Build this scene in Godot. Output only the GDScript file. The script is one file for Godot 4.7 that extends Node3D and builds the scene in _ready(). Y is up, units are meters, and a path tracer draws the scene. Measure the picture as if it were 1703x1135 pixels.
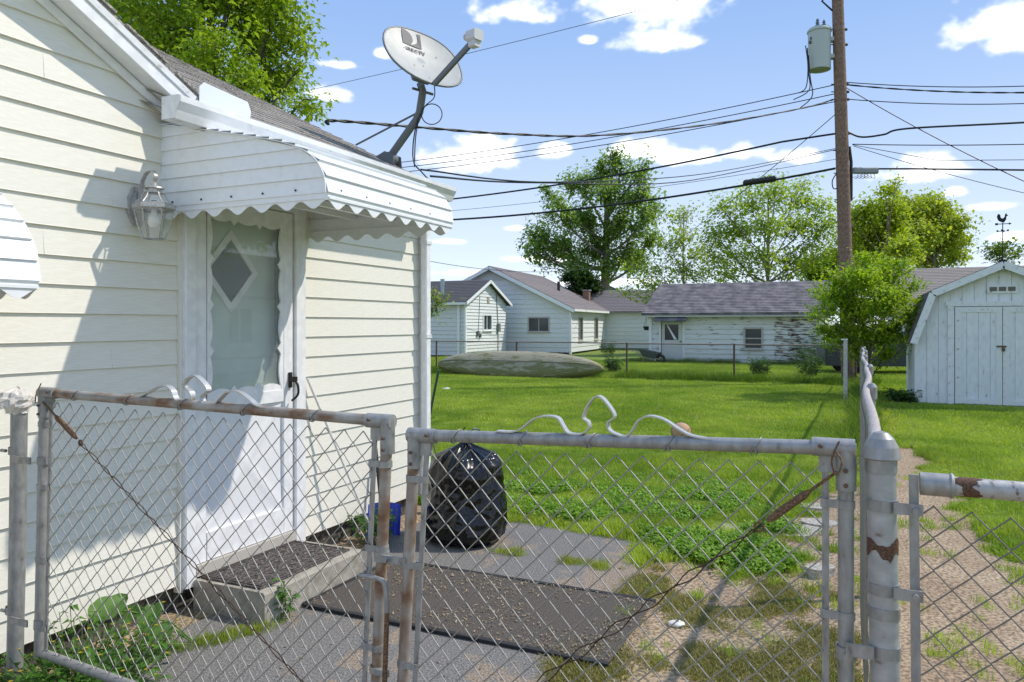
extends Node3D
# A back yard behind a chain-link double gate. World: x = away from the house wall, z = -t (t runs along the wall), y up, metres.
const F := 1250.0
const HORIZON := 540.0
const YAW := 0.4337
const EYE := Vector3(0, 1.6, 0)
const WALL := 3.45
var cr := Vector3(cos(YAW), 0, -sin(YAW))
var cf := Vector3(-sin(YAW), 0, -cos(YAW))
var rng := RandomNumberGenerator.new()
var mats := {}
var used := {}
var fine := FastNoiseLite.new()

# ---------- pixel of the photograph -> point, on a known plane or at a known depth
func ray(px, py) -> Vector3:
	return cr * ((px - 851.5) / F) + Vector3.UP * ((HORIZON - py) / F) + cf
func pd(px, py, d) -> Vector3: return EYE + ray(px, py) * d
func pt(px, py, t) -> Vector3:
	var r = ray(px, py)
	return EYE + r * (-t / r.z)
func px_(px, py, x) -> Vector3:
	var r = ray(px, py)
	return EYE + r * (-x / r.x)
func pg(px, py, y = 0.0) -> Vector3:
	var r = ray(px, py)
	return EYE + r * ((y - EYE.y) / r.y)

# ---------- mesh builder
class MB:
	var v := PackedVector3Array()
	var n := PackedVector3Array()
	var c := PackedColorArray()
	var col := Color.WHITE
	func tri(a, b, d, na = null, nb = null, nd = null):
		var fn: Vector3 = (b - a).cross(d - a)
		if fn.length_squared() < 1e-16: return
		fn = fn.normalized()
		v.append(a); v.append(d); v.append(b)
		n.append(na if na != null else fn); n.append(nd if nd != null else fn); n.append(nb if nb != null else fn)
		c.append(col); c.append(col); c.append(col)
	func quad(a, b, d, e):
		tri(a, b, d); tri(a, d, e)
	func box(o: Vector3, s: Vector3, b := Basis()):
		var h = s / 2
		var p = []
		for i in 8: p.append(o + b * Vector3(h.x if i & 1 else -h.x, h.y if i & 2 else -h.y, h.z if i & 4 else -h.z))
		quad(p[4], p[5], p[7], p[6]); quad(p[1], p[0], p[2], p[3]); quad(p[5], p[1], p[3], p[7])
		quad(p[0], p[4], p[6], p[2]); quad(p[6], p[7], p[3], p[2]); quad(p[0], p[1], p[5], p[4])
	func bbox(o: Vector3, s: Vector3, ch := 0.006, b := Basis()):   # box with chamfered edges along its longest axis ends
		var poly = []
		var h = s / 2
		for q in [[1, 1], [-1, 1], [-1, -1], [1, -1]]:
			var a = Vector2(q[0] * (h.x - ch), q[1] * h.y)
			var d = Vector2(q[0] * h.x, q[1] * (h.y - ch))
			if q[0] * q[1] > 0: poly.append(d); poly.append(a)
			else: poly.append(a); poly.append(d)
		prism(poly, Transform3D(b, o - b.z * h.z), s.z)
	func prism(poly, xf: Transform3D, depth: float):   # polygon in local xy (counter-clockwise), extruded to +z
		var m = poly.size()
		var f = []; var k = []
		for q in poly:
			f.append(xf * Vector3(q.x, q.y, depth)); k.append(xf * Vector3(q.x, q.y, 0))
		for i in m:
			var j = (i + 1) % m
			quad(k[i], k[j], f[j], f[i])
		var idx = Geometry2D.triangulate_polygon(PackedVector2Array(poly))
		for i in range(0, idx.size(), 3):
			var a = idx[i]; var b = idx[i + 1]; var d = idx[i + 2]
			if (poly[b] - poly[a]).cross(poly[d] - poly[a]) < 0:
				var w = b; b = d; d = w
			tri(f[a], f[b], f[d]); tri(k[a], k[d], k[b])
	func tube(pts, r, sides := 8, caps := true):
		var m = pts.size()
		var u := Vector3.UP
		var rings = []; var nors = []
		for i in m:
			var d: Vector3 = (pts[min(i + 1, m - 1)] - pts[max(i - 1, 0)]).normalized()
			if i == 0:
				u = d.cross(Vector3.UP if abs(d.y) < 0.9 else Vector3.RIGHT).normalized()
			u = (u - d * u.dot(d)).normalized()
			var w = d.cross(u)
			var rr = r[i] if r is Array else r
			var ring = []; var nn = []
			for k in sides:
				var a = TAU * k / sides
				var q = u * cos(a) + w * sin(a)
				ring.append(pts[i] + q * rr); nn.append(q)
			rings.append(ring); nors.append(nn)
		for i in m - 1:
			for k in sides:
				var l = (k + 1) % sides
				tri(rings[i][k], rings[i][l], rings[i + 1][l], nors[i][k], nors[i][l], nors[i + 1][l])
				tri(rings[i][k], rings[i + 1][l], rings[i + 1][k], nors[i][k], nors[i + 1][l], nors[i + 1][k])
		if caps:
			for k in sides:
				var l = (k + 1) % sides
				tri(pts[0], rings[0][l], rings[0][k])
				tri(pts[m - 1], rings[m - 1][k], rings[m - 1][l])
	func lathe(prof, xf: Transform3D, sides := 16):   # prof: Vector2(radius, height) from bottom to top
		var m = prof.size()
		for k in sides:
			var a0 = TAU * k / sides; var a1 = TAU * (k + 1) / sides
			for i in m - 1:
				var p = prof[i]; var q = prof[i + 1]
				var e0 = Vector3(cos(a0), 0, -sin(a0)); var e1 = Vector3(cos(a1), 0, -sin(a1))
				var s = Vector2(q.y - p.y, p.x - q.x).normalized()
				var n0 = (xf.basis * (e0 * s.x + Vector3.UP * s.y)).normalized(); var n1 = (xf.basis * (e1 * s.x + Vector3.UP * s.y)).normalized()
				var A = xf * (e0 * p.x + Vector3.UP * p.y); var B = xf * (e1 * p.x + Vector3.UP * p.y)
				var C = xf * (e1 * q.x + Vector3.UP * q.y); var D = xf * (e0 * q.x + Vector3.UP * q.y)
				if p.x > 1e-5: tri(A, B, C, n0, n1, n1)
				if q.x > 1e-5: tri(A, C, D, n0, n1, n0)
	func strip(pts, side: Vector3, width: float, thick: float):   # flat bar bent along pts, its width along side
		var m = pts.size()
		var L = []
		for i in m:
			var d = (pts[min(i + 1, m - 1)] - pts[max(i - 1, 0)]).normalized()
			var w = d.cross(side).normalized() * thick / 2
			var s = side * width / 2
			L.append([pts[i] + w + s, pts[i] + w - s, pts[i] - w - s, pts[i] - w + s])
		for i in m - 1:
			for k in 4:
				var l = (k + 1) % 4
				quad(L[i][k], L[i][l], L[i + 1][l], L[i + 1][k])
		quad(L[0][3], L[0][2], L[0][1], L[0][0])
		quad(L[m - 1][0], L[m - 1][1], L[m - 1][2], L[m - 1][3])
	func grid(P, nu: int, nv: int, smooth := true):   # P: Array of Array of points, [nu+1][nv+1]; u x v points out
		var N = []
		for i in nu + 1:
			var row = []
			for j in nv + 1:
				var du = P[min(i + 1, nu)][j] - P[max(i - 1, 0)][j]
				var dv = P[i][min(j + 1, nv)] - P[i][max(j - 1, 0)]
				var q = du.cross(dv)
				row.append(q.normalized() if q.length_squared() > 1e-14 else Vector3.UP)
			N.append(row)
		for i in nu:
			for j in nv:
				if smooth:
					tri(P[i][j], P[i + 1][j], P[i + 1][j + 1], N[i][j], N[i + 1][j], N[i + 1][j + 1])
					tri(P[i][j], P[i + 1][j + 1], P[i][j + 1], N[i][j], N[i + 1][j + 1], N[i][j + 1])
				else: quad(P[i][j], P[i + 1][j], P[i + 1][j + 1], P[i][j + 1])
	func mesh(m: Material, inv = null) -> ArrayMesh:
		var a = []
		a.resize(Mesh.ARRAY_MAX)
		if inv != null:
			for i in v.size():
				v[i] = inv * v[i]; n[i] = inv.basis * n[i]
		a[Mesh.ARRAY_VERTEX] = v; a[Mesh.ARRAY_NORMAL] = n; a[Mesh.ARRAY_COLOR] = c
		var am = ArrayMesh.new()
		am.add_surface_from_arrays(Mesh.PRIMITIVE_TRIANGLES, a)
		am.surface_set_material(0, m)
		return am

# ---------- scene tree helpers
func numbered(called: String) -> String:
	var k = used.get(called, 0)
	used[called] = k + 1
	return called if k == 0 else "%s_%03d" % [called, k]
func tag(o, label, category, group = "", kind = ""):
	if label: o.set_meta("label", label)
	if category: o.set_meta("category", category)
	if group: o.set_meta("group", group)
	if kind: o.set_meta("kind", kind)
	return o
func thing(called, at: Vector3, label, category, group = "", turn = 0.0) -> Node3D:
	var o = Node3D.new()
	o.name = numbered(called)
	add_child(o, true)
	o.position = at
	o.rotation.y = turn
	return tag(o, label, category, group)
func obj(mb: MB, called: String, m: Material, parent = null, local := false) -> MeshInstance3D:   # commits a part (points in world space, or in its parent's with local)
	var o = MeshInstance3D.new()
	if parent == null:
		o.name = numbered(called)
		add_child(o, true)
		o.mesh = mb.mesh(m)
	else:
		o.name = called
		o.mesh = mb.mesh(m, null if local else parent.global_transform.affine_inverse())
		parent.add_child(o, true)
	return o
func piece(mesh: Mesh, called: String, parent: Node, xf: Transform3D) -> MeshInstance3D:   # a shared mesh placed as a part
	var o = MeshInstance3D.new()
	o.name = called
	o.mesh = mesh
	parent.add_child(o, true)
	o.transform = xf
	return o
func group_part(called, parent) -> Node3D:
	var o = Node3D.new()
	o.name = called
	parent.add_child(o, true)
	return o
func mb() -> MB: return MB.new()

# ---------- materials
func noise_tex(freq: float, ramp: Array, octaves := 4, size := 512, type := FastNoiseLite.TYPE_SIMPLEX_SMOOTH, as_normal := 0.0, sd := 1) -> NoiseTexture2D:
	var nz = FastNoiseLite.new()
	nz.noise_type = type
	nz.frequency = freq
	nz.fractal_octaves = octaves
	nz.seed = sd
	var t = NoiseTexture2D.new()
	t.width = size; t.height = size
	t.seamless = true
	t.noise = nz
	if as_normal > 0.0:
		t.as_normal_map = true
		t.bump_strength = as_normal
	elif ramp.size():
		var g = Gradient.new()
		var offs = PackedFloat32Array(); var cols = PackedColorArray()
		for k in ramp: offs.append(k[0]); cols.append(Color(k[1]))
		g.offsets = offs; g.colors = cols
		t.color_ramp = g
	return t
func mat(called: String, color, rough := 0.7, metal := 0.0) -> StandardMaterial3D:
	if mats.has(called): return mats[called]
	var m = StandardMaterial3D.new()
	m.resource_name = called
	m.albedo_color = Color(color)
	m.roughness = rough
	m.metallic = metal
	m.cull_mode = BaseMaterial3D.CULL_DISABLED
	mats[called] = m
	return m
func tmat(called: String, ramp: Array, freq: float, scale, rough := 0.7, bump := 0.0, metal := 0.0, octaves := 4, sd := 1, bfreq := 0.0) -> StandardMaterial3D:   # noise colour in world space; scale = repeats per metre
	if mats.has(called): return mats[called]
	var m = mat(called, "ffffff", rough, metal)
	m.albedo_texture = noise_tex(freq, ramp, octaves, 512, FastNoiseLite.TYPE_SIMPLEX_SMOOTH, 0.0, sd)
	m.uv1_triplanar = true
	m.uv1_world_triplanar = true
	m.uv1_scale = scale if scale is Vector3 else Vector3.ONE * scale
	if bump > 0.0:
		m.normal_enabled = true
		m.normal_texture = noise_tex(bfreq if bfreq > 0.0 else freq, [], 4, 512, FastNoiseLite.TYPE_SIMPLEX_SMOOTH, bump, sd + 5)
	return m
func spline(pts: Array, per := 6) -> Array:   # Catmull-Rom through pts
	var out = []
	for i in pts.size() - 1:
		var a = pts[max(i - 1, 0)]; var b = pts[i]; var c = pts[i + 1]; var d = pts[min(i + 2, pts.size() - 1)]
		for k in per:
			var s = float(k) / per
			out.append(b.cubic_interpolate(c, a, d, s))
	out.append(pts[-1])
	return out
func sag(a: Vector3, b: Vector3, drop: float, n := 24) -> Array:
	var out = []
	for i in n + 1:
		var s = float(i) / n
		out.append(a.lerp(b, s) + Vector3.DOWN * drop * 4 * s * (1 - s))
	return out

# ---------- light, sky, camera
func make_light():
	var cam = Camera3D.new()
	cam.name = "camera"
	cam.position = EYE
	cam.rotation.y = YAW
	cam.projection = Camera3D.PROJECTION_FRUSTUM
	cam.near = 0.05
	cam.far = 4000.0
	cam.size = 0.05 * 1135.0 / F
	cam.frustum_offset = Vector2(0, -0.05 * (567.5 - HORIZON) / F)
	cam.current = true
	add_child(cam)
	var sun = DirectionalLight3D.new()
	sun.name = "sun"
	add_child(sun)
	sun.look_at_from_position(Vector3(1, 1.5, -0.72) * 20, Vector3.ZERO)
	sun.light_energy = 0.6
	sun.light_angular_distance = 0.8
	sun.light_color = Color(1.0, 0.965, 0.91)
	sun.shadow_enabled = true
	var env = Environment.new()
	env.background_mode = Environment.BG_SKY
	env.tonemap_mode = Environment.TONE_MAPPER_LINEAR
	env.tonemap_exposure = 2.05
	env.sdfgi_enabled = true
	env.ssao_enabled = true
	env.ssil_enabled = true
	var sky = Sky.new()
	var sm = PanoramaSkyMaterial.new()
	sm.panorama = sky_picture()
	sm.energy_multiplier = 1.0
	sky.sky_material = sm
	env.sky = sky
	var we = WorldEnvironment.new()
	we.name = "environment"
	we.environment = env
	add_child(we)

func sky_picture() -> ImageTexture:   # clear blue with scattered fair-weather cumulus, thickened out of view for fill light; column 0 looks along -z
	var w = 4096; var h = 2048
	var nz = FastNoiseLite.new()
	nz.noise_type = FastNoiseLite.TYPE_SIMPLEX_SMOOTH; nz.frequency = 11.0; nz.fractal_octaves = 5; nz.fractal_gain = 0.55; nz.seed = 11
	var puffs = []   # [azimuth, elevation, half width, half height], radians
	for c in [[860, 26, 72, 25], [1090, 8, 112, 42], [1100, 62, 70, 32], [545, 158, 44, 18], [565, 108, 34, 8], [975, 68, 18, 8], [636, 90, 17, 11], [780, 264, 86, 32], [800, 240, 50, 24], [928, 252, 32, 20], [1062, 250, 64, 20], [1150, 263, 80, 15], [1235, 256, 56, 17], [1320, 262, 44, 16], [1535, 290, 74, 20], [1545, 272, 42, 18], [1668, 38, 84, 36], [1690, 72, 50, 24], [1588, 320, 20, 9], [745, 402, 30, 6], [860, 380, 22, 5], [900, 432, 70, 8], [1000, 470, 90, 10], [760, 455, 60, 7], [1640, 345, 60, 7], [1690, 395, 50, 8]]:
		var r = ray(c[0], c[1]).normalized()
		var e = asin(r.y)
		puffs.append([atan2(r.x, -r.z), e, c[2] / F * cos(atan((c[0] - 851.5) / F)) / cos(e), c[3] / F * 0.95])
	rng.seed = 5
	for i in 230:  # unseen clouds around the view, added in number to lift the neutral fill light
		var az = rng.randf_range(-PI, PI)
		var el = pow(rng.randf(), 1.6) * 1.25 + 0.06
		var s = rng.randf_range(0.03, 0.1)
		if az > -1.15 and az < 0.3 and el < 0.6: continue
		puffs.append([az, el, s / max(0.25, cos(el)), s * rng.randf_range(0.3, 0.6)])
	var cover = {}
	for p in puffs:
		var x0 = int((p[0] - p[2] * 1.6) / TAU * w); var x1 = int((p[0] + p[2] * 1.6) / TAU * w) + 1
		var y0 = int((0.5 - (p[1] + p[3] * 1.6) / PI) * h); var y1 = int((0.5 - (p[1] - p[3] * 1.3) / PI) * h) + 1
		for y in range(max(y0, 0), min(y1, h / 2)):
			var el = (0.5 - (y + 0.5) / h) * PI
			var ce = cos(el)
			var dy = (el - p[1]) / p[3]
			if dy < 0: dy *= 1.45
			for xx in range(x0, x1 + 1):
				var az = (xx + 0.5) / w * TAU
				var dx = (az - p[0]) / p[2]
				var k = 1.12 - sqrt(dx * dx + dy * dy)
				if k < -0.95: continue
				var q = Vector3(sin(az) * ce, sin(el) * 1.6, -cos(az) * ce)
				k += nz.get_noise_3dv(q) * 0.72 + nz.get_noise_3dv(q * 2.7) * 0.5
				if k < 0.02: continue
				var i = y * w + posmod(xx, w)
				if k > cover.get(i, 0.0): cover[i] = k
	var data = PackedFloat32Array()
	for y in h:
		var el = (0.5 - (y + 0.5) / h) * PI
		var s = max(0.0, sin(el))
		var k = pow(1.0 - s, 3.8)
		var base = Vector3(0.095, 0.20, 0.425).lerp(Vector3(0.53, 0.585, 0.63), k)
		if el < 0: base = Vector3(0.16, 0.18, 0.10)
		var row = PackedFloat32Array([base.x, base.y, base.z])
		while row.size() < w * 3: row.append_array(row)
		data.append_array(row)
	for i in cover:
		var v = cover[i]
		var a = smoothstep(0.02, 0.72, v)
		var c = Vector3(0.66, 0.68, 0.715).lerp(Vector3(1.0, 1.0, 1.0), smoothstep(0.35, 1.0, v))
		for k in 3: data[i * 3 + k] = lerp(data[i * 3 + k], c[k], a)
	return ImageTexture.create_from_image(Image.create_from_data(w, h, false, Image.FORMAT_RGBF, data.to_byte_array()))

# ---------- ground
func asphalt_edge(t) -> float:   # x of the right edge of the asphalt
	return -1.32 + 0.10 * fine.get_noise_2d(t * 60, 3) + 0.25 * smoothstep(3.6, 2.2, t) - 0.15 * smoothstep(4.6, 5.4, t)
func asphalt_back(x) -> float:
	return 5.5 + 0.07 * fine.get_noise_2d(x * 70, 40) - 0.12 * smoothstep(-2.2, -1.4, x)
func on_asphalt(x, t) -> bool:
	return x > -3.2 and x < asphalt_edge(t) and t < asphalt_back(x) and t > -2.5
func bare(x, t) -> float:   # 0 grass .. 1 bare soil
	var nz = fine.get_noise_2d(x * 45, t * 45) * 0.55 + fine.get_noise_2d(x * 160 + 50, t * 160) * 0.35
	var b = 0.0
	# the trodden strip outside the side fence
	var edge = 0.62 + 0.28 * smoothstep(9.0, 5.0, t) + 0.9 * smoothstep(4.6, 2.0, t)
	if x > 0.0: b = smoothstep(edge + 0.30, edge - 0.12, x + nz * 0.5) * smoothstep(18.0, 15.0, t)
	# the worn corner inside the right-hand gate
	if x <= 0.0:
		b = max(b, smoothstep(5.15, 4.7, t + nz * 0.9) * smoothstep(-1.5, -1.2, x))
		b = max(b, 0.85 * smoothstep(8.2, 6.5, t) * smoothstep(-0.75, -0.35, x + nz * 0.8) * smoothstep(-0.35, 0.1, nz + 0.12))
		b = max(b, 0.9 * smoothstep(-0.42, -0.2, x + nz * 0.5) * smoothstep(16.5, 14.0, t) * smoothstep(-0.2, 0.12, nz))
	if x < -3.1 and t < 5.7: b = max(b, 0.8)
	return clamp(b, 0.0, 1.0)
func ground_y(x, t) -> float:
	if x > -3.25 and x < asphalt_edge(t) + 0.12 and t < asphalt_back(x) + 0.1 and t > -3: return -0.02
	return 0.012 * fine.get_noise_2d(x * 30, t * 30) + 0.006 * fine.get_noise_2d(x * 150, t * 150)

func make_ground():
	var xs = []; var ts = []
	var x = -5.0
	while x <= 3.0: xs.append(x); x += 0.09
	var s = 0.12
	while x < 900: xs.append(x); s *= 1.22; x += s
	x = -5.0; s = 0.12
	while x > -900: s *= 1.22; x -= s; xs.push_front(x)
	var t = 1.0
	while t <= 9.0: ts.append(t); t += 0.09
	s = 0.1
	while t < 1200: ts.append(t); s *= 1.06 if t < 24 else 1.25; t += s
	t = 1.0; s = 0.1
	while t > -400: s *= 1.3; t -= s; ts.push_front(t)
	var m = mb()
	var P = []; var C = []
	for i in xs.size():
		var row = []; var crow = []
		for j in ts.size():
			row.append(Vector3(xs[i], ground_y(xs[i], ts[j]), -ts[j]))
			var b = bare(xs[i], ts[j])
			var nz = fine.get_noise_2d(xs[i] * 90, ts[j] * 90 + 300)
			var soil = Color(0.56, 0.42, 0.275).lerp(Color(0.43, 0.305, 0.19), clamp(0.5 + nz, 0, 1))
			if xs[i] < 0 and ts[j] < 4.2 and ts[j] > 0: soil = soil.lerp(Color(0.40, 0.34, 0.18), 0.5 * smoothstep(-0.2, 0.3, nz))   # dry thatch
			var green = Color(0.22, 0.32, 0.035).lerp(Color(0.31, 0.42, 0.05), clamp(0.5 + nz * 1.2, 0, 1))
			crow.append(green.lerp(soil, smoothstep(0.25, 0.6, b)))
		P.append(row); C.append(crow)
	for i in xs.size() - 1:
		for j in ts.size() - 1:
			m.v.append_array([P[i][j], P[i + 1][j + 1], P[i + 1][j], P[i][j], P[i][j + 1], P[i + 1][j + 1]])
			m.c.append_array([C[i][j], C[i + 1][j + 1], C[i + 1][j], C[i][j], C[i][j + 1], C[i + 1][j + 1]])
			for k in 6: m.n.append(Vector3.UP)
	var gm = tmat("soil", [[0.2, "9c9c9c"], [0.5, "dcdcdc"], [0.8, "ffffff"]], 0.03, 2.1, 0.95, 5.0, 0.0, 6, 3)
	gm.vertex_color_use_as_albedo = true
	var g = obj(m, "ground", gm)
	tag(g, "", "", "", "structure")

	# asphalt pad, worn, with ragged edge
	m = mb()
	var n = 130
	var A = []
	for i in n + 1:
		var row = []
		var tt = lerp(-2.4, 5.62, float(i) / n)
		var xe = asphalt_edge(tt)
		for j in 51:
			var xx = lerp(-3.22, xe, j / 50.0)
			var lim = asphalt_back(xx)
			row.append(Vector3(xx, 0.006 + 0.004 * fine.get_noise_2d(xx * 40, tt * 40), -min(tt, lim)))
		A.append(row)
	for i in n:
		for j in 50:
			var q = A[i][j]
			var dust = fine.get_noise_2d(q.x * 60 + 30, q.z * 60) + 0.8 * fine.get_noise_2d(q.x * 260, q.z * 260) + 0.75 * smoothstep(-1.9, -1.3, q.x) - 0.28   # soil trodden onto the pad
			m.col = Color(0.37, 0.365, 0.36).lerp(Color(0.62, 0.49, 0.36), 0.75 * smoothstep(0.0, 0.45, dust))
			m.quad(A[i][j], A[i][j + 1], A[i + 1][j + 1], A[i + 1][j])
	var am = tmat("asphalt", [[0.15, "8c8b8a"], [0.45, "b3b1af"], [0.65, "c9c6c3"], [0.88, "f2ece4"]], 0.05, 2.6, 0.92, 5.0, 0.0, 5, 9)
	am.vertex_color_use_as_albedo = true
	tag(obj(m, "driveway", am), "", "", "", "structure")

# ---------- grass
func blade_tuft(nb, spread, hgt, wid, sd) -> ArrayMesh:
	rng.seed = sd
	var m = mb()
	for i in nb:
		var a = rng.randf() * TAU; var r = sqrt(rng.randf()) * spread
		var o = Vector3(cos(a) * r, -0.004, sin(a) * r)
		var h = hgt * rng.randf_range(0.55, 1.25)
		var yaw = rng.randf() * TAU
		var sd_ = Vector3(cos(yaw), 0, sin(yaw)) * wid * rng.randf_range(0.7, 1.3)
		var lean = Vector3(rng.randf_range(-1, 1), 0, rng.randf_range(-1, 1)) * h * 0.6
		var g = rng.randf_range(0.75, 1.2)
		m.col = Color(g, g, g * rng.randf_range(0.6, 1.1))
		var mid = o + Vector3.UP * h * 0.6 + lean * 0.35
		var tip = o + Vector3.UP * h + lean
		m.tri(o - sd_, o + sd_, mid + sd_ * 0.8); m.tri(o - sd_, mid + sd_ * 0.8, mid - sd_ * 0.8); m.tri(mid - sd_ * 0.8, mid + sd_ * 0.8, tip)
	return m.mesh(leaf_mat("grass_blade", 0.55))
func leaf_mat(called, rough) -> StandardMaterial3D:
	var m = mat(called, "ffffff", rough)
	m.vertex_color_use_as_albedo = true
	m.backlight_enabled = true
	m.backlight = Color(0.95, 1.0, 0.6)
	return m
func clover_tuft(nb, spread, hgt, leaf, sd) -> ArrayMesh:   # small round-leaved plants
	rng.seed = sd
	var m = mb()
	for i in nb:
		var a = rng.randf() * TAU; var r = sqrt(rng.randf()) * spread
		var o = Vector3(cos(a) * r, hgt * rng.randf_range(0.3, 1.1), sin(a) * r)
		var nrm = Vector3(rng.randf_range(-0.7, 0.7), 1, rng.randf_range(-0.7, 0.7)).normalized()
		var u = nrm.cross(Vector3(rng.randf() - 0.5, 0, rng.randf() - 0.5)).normalized() * leaf
		var w = nrm.cross(u) * 0.75
		var g = rng.randf_range(0.7, 1.25)
		m.col = Color(g, g, g)
		var c = o + nrm * leaf * 0.15
		m.tri(c, o - u, o + w * 0.9 - u * 0.3); m.tri(c, o + w * 0.9 - u * 0.3, o + u); m.tri(c, o + u, o - w * 0.9 + u * 0.3); m.tri(c, o - w * 0.9 + u * 0.3, o - u)
	return m.mesh(leaf_mat("clover_leaf", 0.5))
func scatter(called, mesh, list, label, category, parent = null):   # list: [Transform3D, Color]
	var mm = MultiMesh.new()
	mm.transform_format = MultiMesh.TRANSFORM_3D
	mm.use_colors = true
	mm.mesh = mesh
	mm.instance_count = list.size()
	for i in list.size():
		mm.set_instance_transform(i, list[i][0])
		mm.set_instance_color(i, list[i][1])
	var o = MultiMeshInstance3D.new()
	o.multimesh = mm
	o.name = numbered(called) if parent == null else called
	(self if parent == null else parent).add_child(o, true)
	if parent == null: tag(o, label, category)
	tag(o, "", "", "", "stuff")
	return o
func green(x, t) -> Color:
	var k = clamp(0.5 + fine.get_noise_2d(x * 16 + 900, t * 16) * 0.9 + fine.get_noise_2d(x * 70 + 300, t * 70) * 0.7 + rng.randf_range(-0.25, 0.25), 0, 1)
	var c = Color(0.27, 0.41, 0.05).lerp(Color(0.54, 0.64, 0.13), k)
	if rng.randf() < 0.05 + 0.25 * smoothstep(0.2, 0.5, fine.get_noise_2d(x * 38 + 77, t * 38)): c = c.lerp(Color(0.46, 0.40, 0.16), 0.6)
	return c
func place(x, y, t, s, sy = 1.0) -> Transform3D:
	var b = Basis(Vector3.UP, rng.randf() * TAU).scaled(Vector3(s, s * sy, s))
	return Transform3D(b, Vector3(x, y, -t))
func in_house(x, t) -> bool: return x < -3.25 and t < 5.75
func make_grass():
	var near = blade_tuft(26, 0.06, 0.055, 0.0024, 21)
	var far = blade_tuft(26, 0.16, 0.07, 0.006, 22)
	var rough = blade_tuft(16, 0.10, 0.22, 0.005, 23)
	var clov = clover_tuft(26, 0.075, 0.06, 0.014, 24)
	var a = []; var b = []; var c = []; var d = []; var straw = []
	rng.seed = 77
	var tries = 0
	while tries < 210000:   # near lawn, thinning with distance
		tries += 1
		var t = 2.0 + pow(rng.randf(), 1.25) * 10.5
		var x = rng.randf_range(-4.2 - t * 0.2, 2.5 + t * 0.33)
		if in_house(x, t) or on_asphalt(x, t): continue
		var br = bare(x, t)
		if rng.randf() < smoothstep(0.12, 0.55, br): continue
		var y = ground_y(x, t)
		if t < 8.0 and x < 0.0 and t > 4.6 and rng.randf() < 0.8 * smoothstep(8.0, 6.0, t) * smoothstep(-0.1, 0.22, fine.get_noise_2d(x * 55, t * 55 + 70) + 0.02):
			c.append([place(x, y, t, rng.randf_range(0.7, 1.3)), Color(0.19, 0.38, 0.025).lerp(Color(0.36, 0.56, 0.045), rng.randf())])
		else: a.append([place(x, y, t, rng.randf_range(0.8, 1.3), rng.randf_range(0.7, 1.15) * (1.0 + 0.9 * fine.get_noise_2d(x * 50 + 500, t * 50))), green(x, t)])
	tries = 0
	while tries < 75000:
		tries += 1
		var t = 11.0 + pow(rng.randf(), 1.2) * 20.0
		var x = rng.randf_range(-t * 0.72, t * 0.2 + 1.5)
		if bare(x, t) > 0.4 and rng.randf() < 0.8: continue
		if x > 0.95 and x < 4.0 and t > 16.9 and t < 20: continue
		b.append([place(x, ground_y(x, t), t, rng.randf_range(0.8, 1.3), rng.randf_range(0.6, 1.0) * (1.0 if t < 21.2 else 1.5)), green(x, t)])
	for i in 5200:   # unmown tufts along the back fence, the pole and the shed
		var t = 21.4 + rng.randfn() * 0.22; var x = rng.randf_range(-15, 0.4)
		if i % 5 == 0: t = rng.randf_range(9, 21); x = rng.randfn() * 0.09 + 0.03
		if i % 7 == 0: t = 30.5 + rng.randfn() * 0.15; x = rng.randf_range(-9, -1)
		if fine.get_noise_2d(x * 40, t * 10) + rng.randf() * 0.5 < 0.05: continue
		d.append([place(x, 0, t, rng.randf_range(0.6, 1.2), rng.randf_range(0.5, 1.3)), Color(0.12, 0.22, 0.025).lerp(Color(0.26, 0.36, 0.05), rng.randf())])
	for i in 1500:   # stray tufts: cracks of the asphalt, base of fences, edge of the trodden strip
		var x = rng.randf_range(-1.4, 1.3); var t = rng.randf_range(2.0, 9.0)
		var g = fine.get_noise_2d(x * 70 + 20, t * 70)
		if g < 0.16 or on_asphalt(x, t): continue
		a.append([place(x, ground_y(x, t), t, rng.randf_range(0.5, 1.1)), green(x, t)])
	for i in 260:
		var s = rng.randf()
		var p = Vector2(-2.35, 4.75).lerp(Vector2(-1.4, 4.72), s) if i % 2 else Vector2(-3.1, 2.45).lerp(Vector2(-2.85, 3.05), s)
		if fine.get_noise_2d(p.x * 130, p.y * 130) < -0.02: continue
		a.append([place(p.x + rng.randfn() * 0.03, 0.008, p.y + rng.randfn() * 0.03, rng.randf_range(0.35, 0.8)), green(p.x, p.y).lerp(Color(0.3, 0.28, 0.08), rng.randf() * 0.6)])
	for i in 5200:   # dry clippings on the worn corner
		var x = rng.randf_range(-1.35, 0.0); var t = rng.randf_range(1.9, 4.9)
		if on_asphalt(x, t) or fine.get_noise_2d(x * 60 + 11, t * 60) < -0.12 + 0.12 * (t - 3.2): continue
		straw.append([place(x, 0.0, t, rng.randf_range(0.6, 1.2), 0.45), Color(0.42, 0.35, 0.17).lerp(Color(0.27, 0.28, 0.09), rng.randf())])
	scatter("lawn_grass", near, a, "short mown green lawn grass around the asphalt and the worn path", "grass")
	scatter("distant_lawn_grass", far, b, "sunlit mown lawn reaching to the canoe and beyond the back fence", "grass")
	scatter("clover", clov, c, "dark green clover and creeping weeds bordering the asphalt pad", "clover")
	scatter("fence_line_grass", rough, d, "tall unmown grass tufts along the back chain-link fence", "grass")
	scatter("dry_grass", near, straw, "pale dry grass clippings lying on the bare soil inside the gate", "dry grass")

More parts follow.
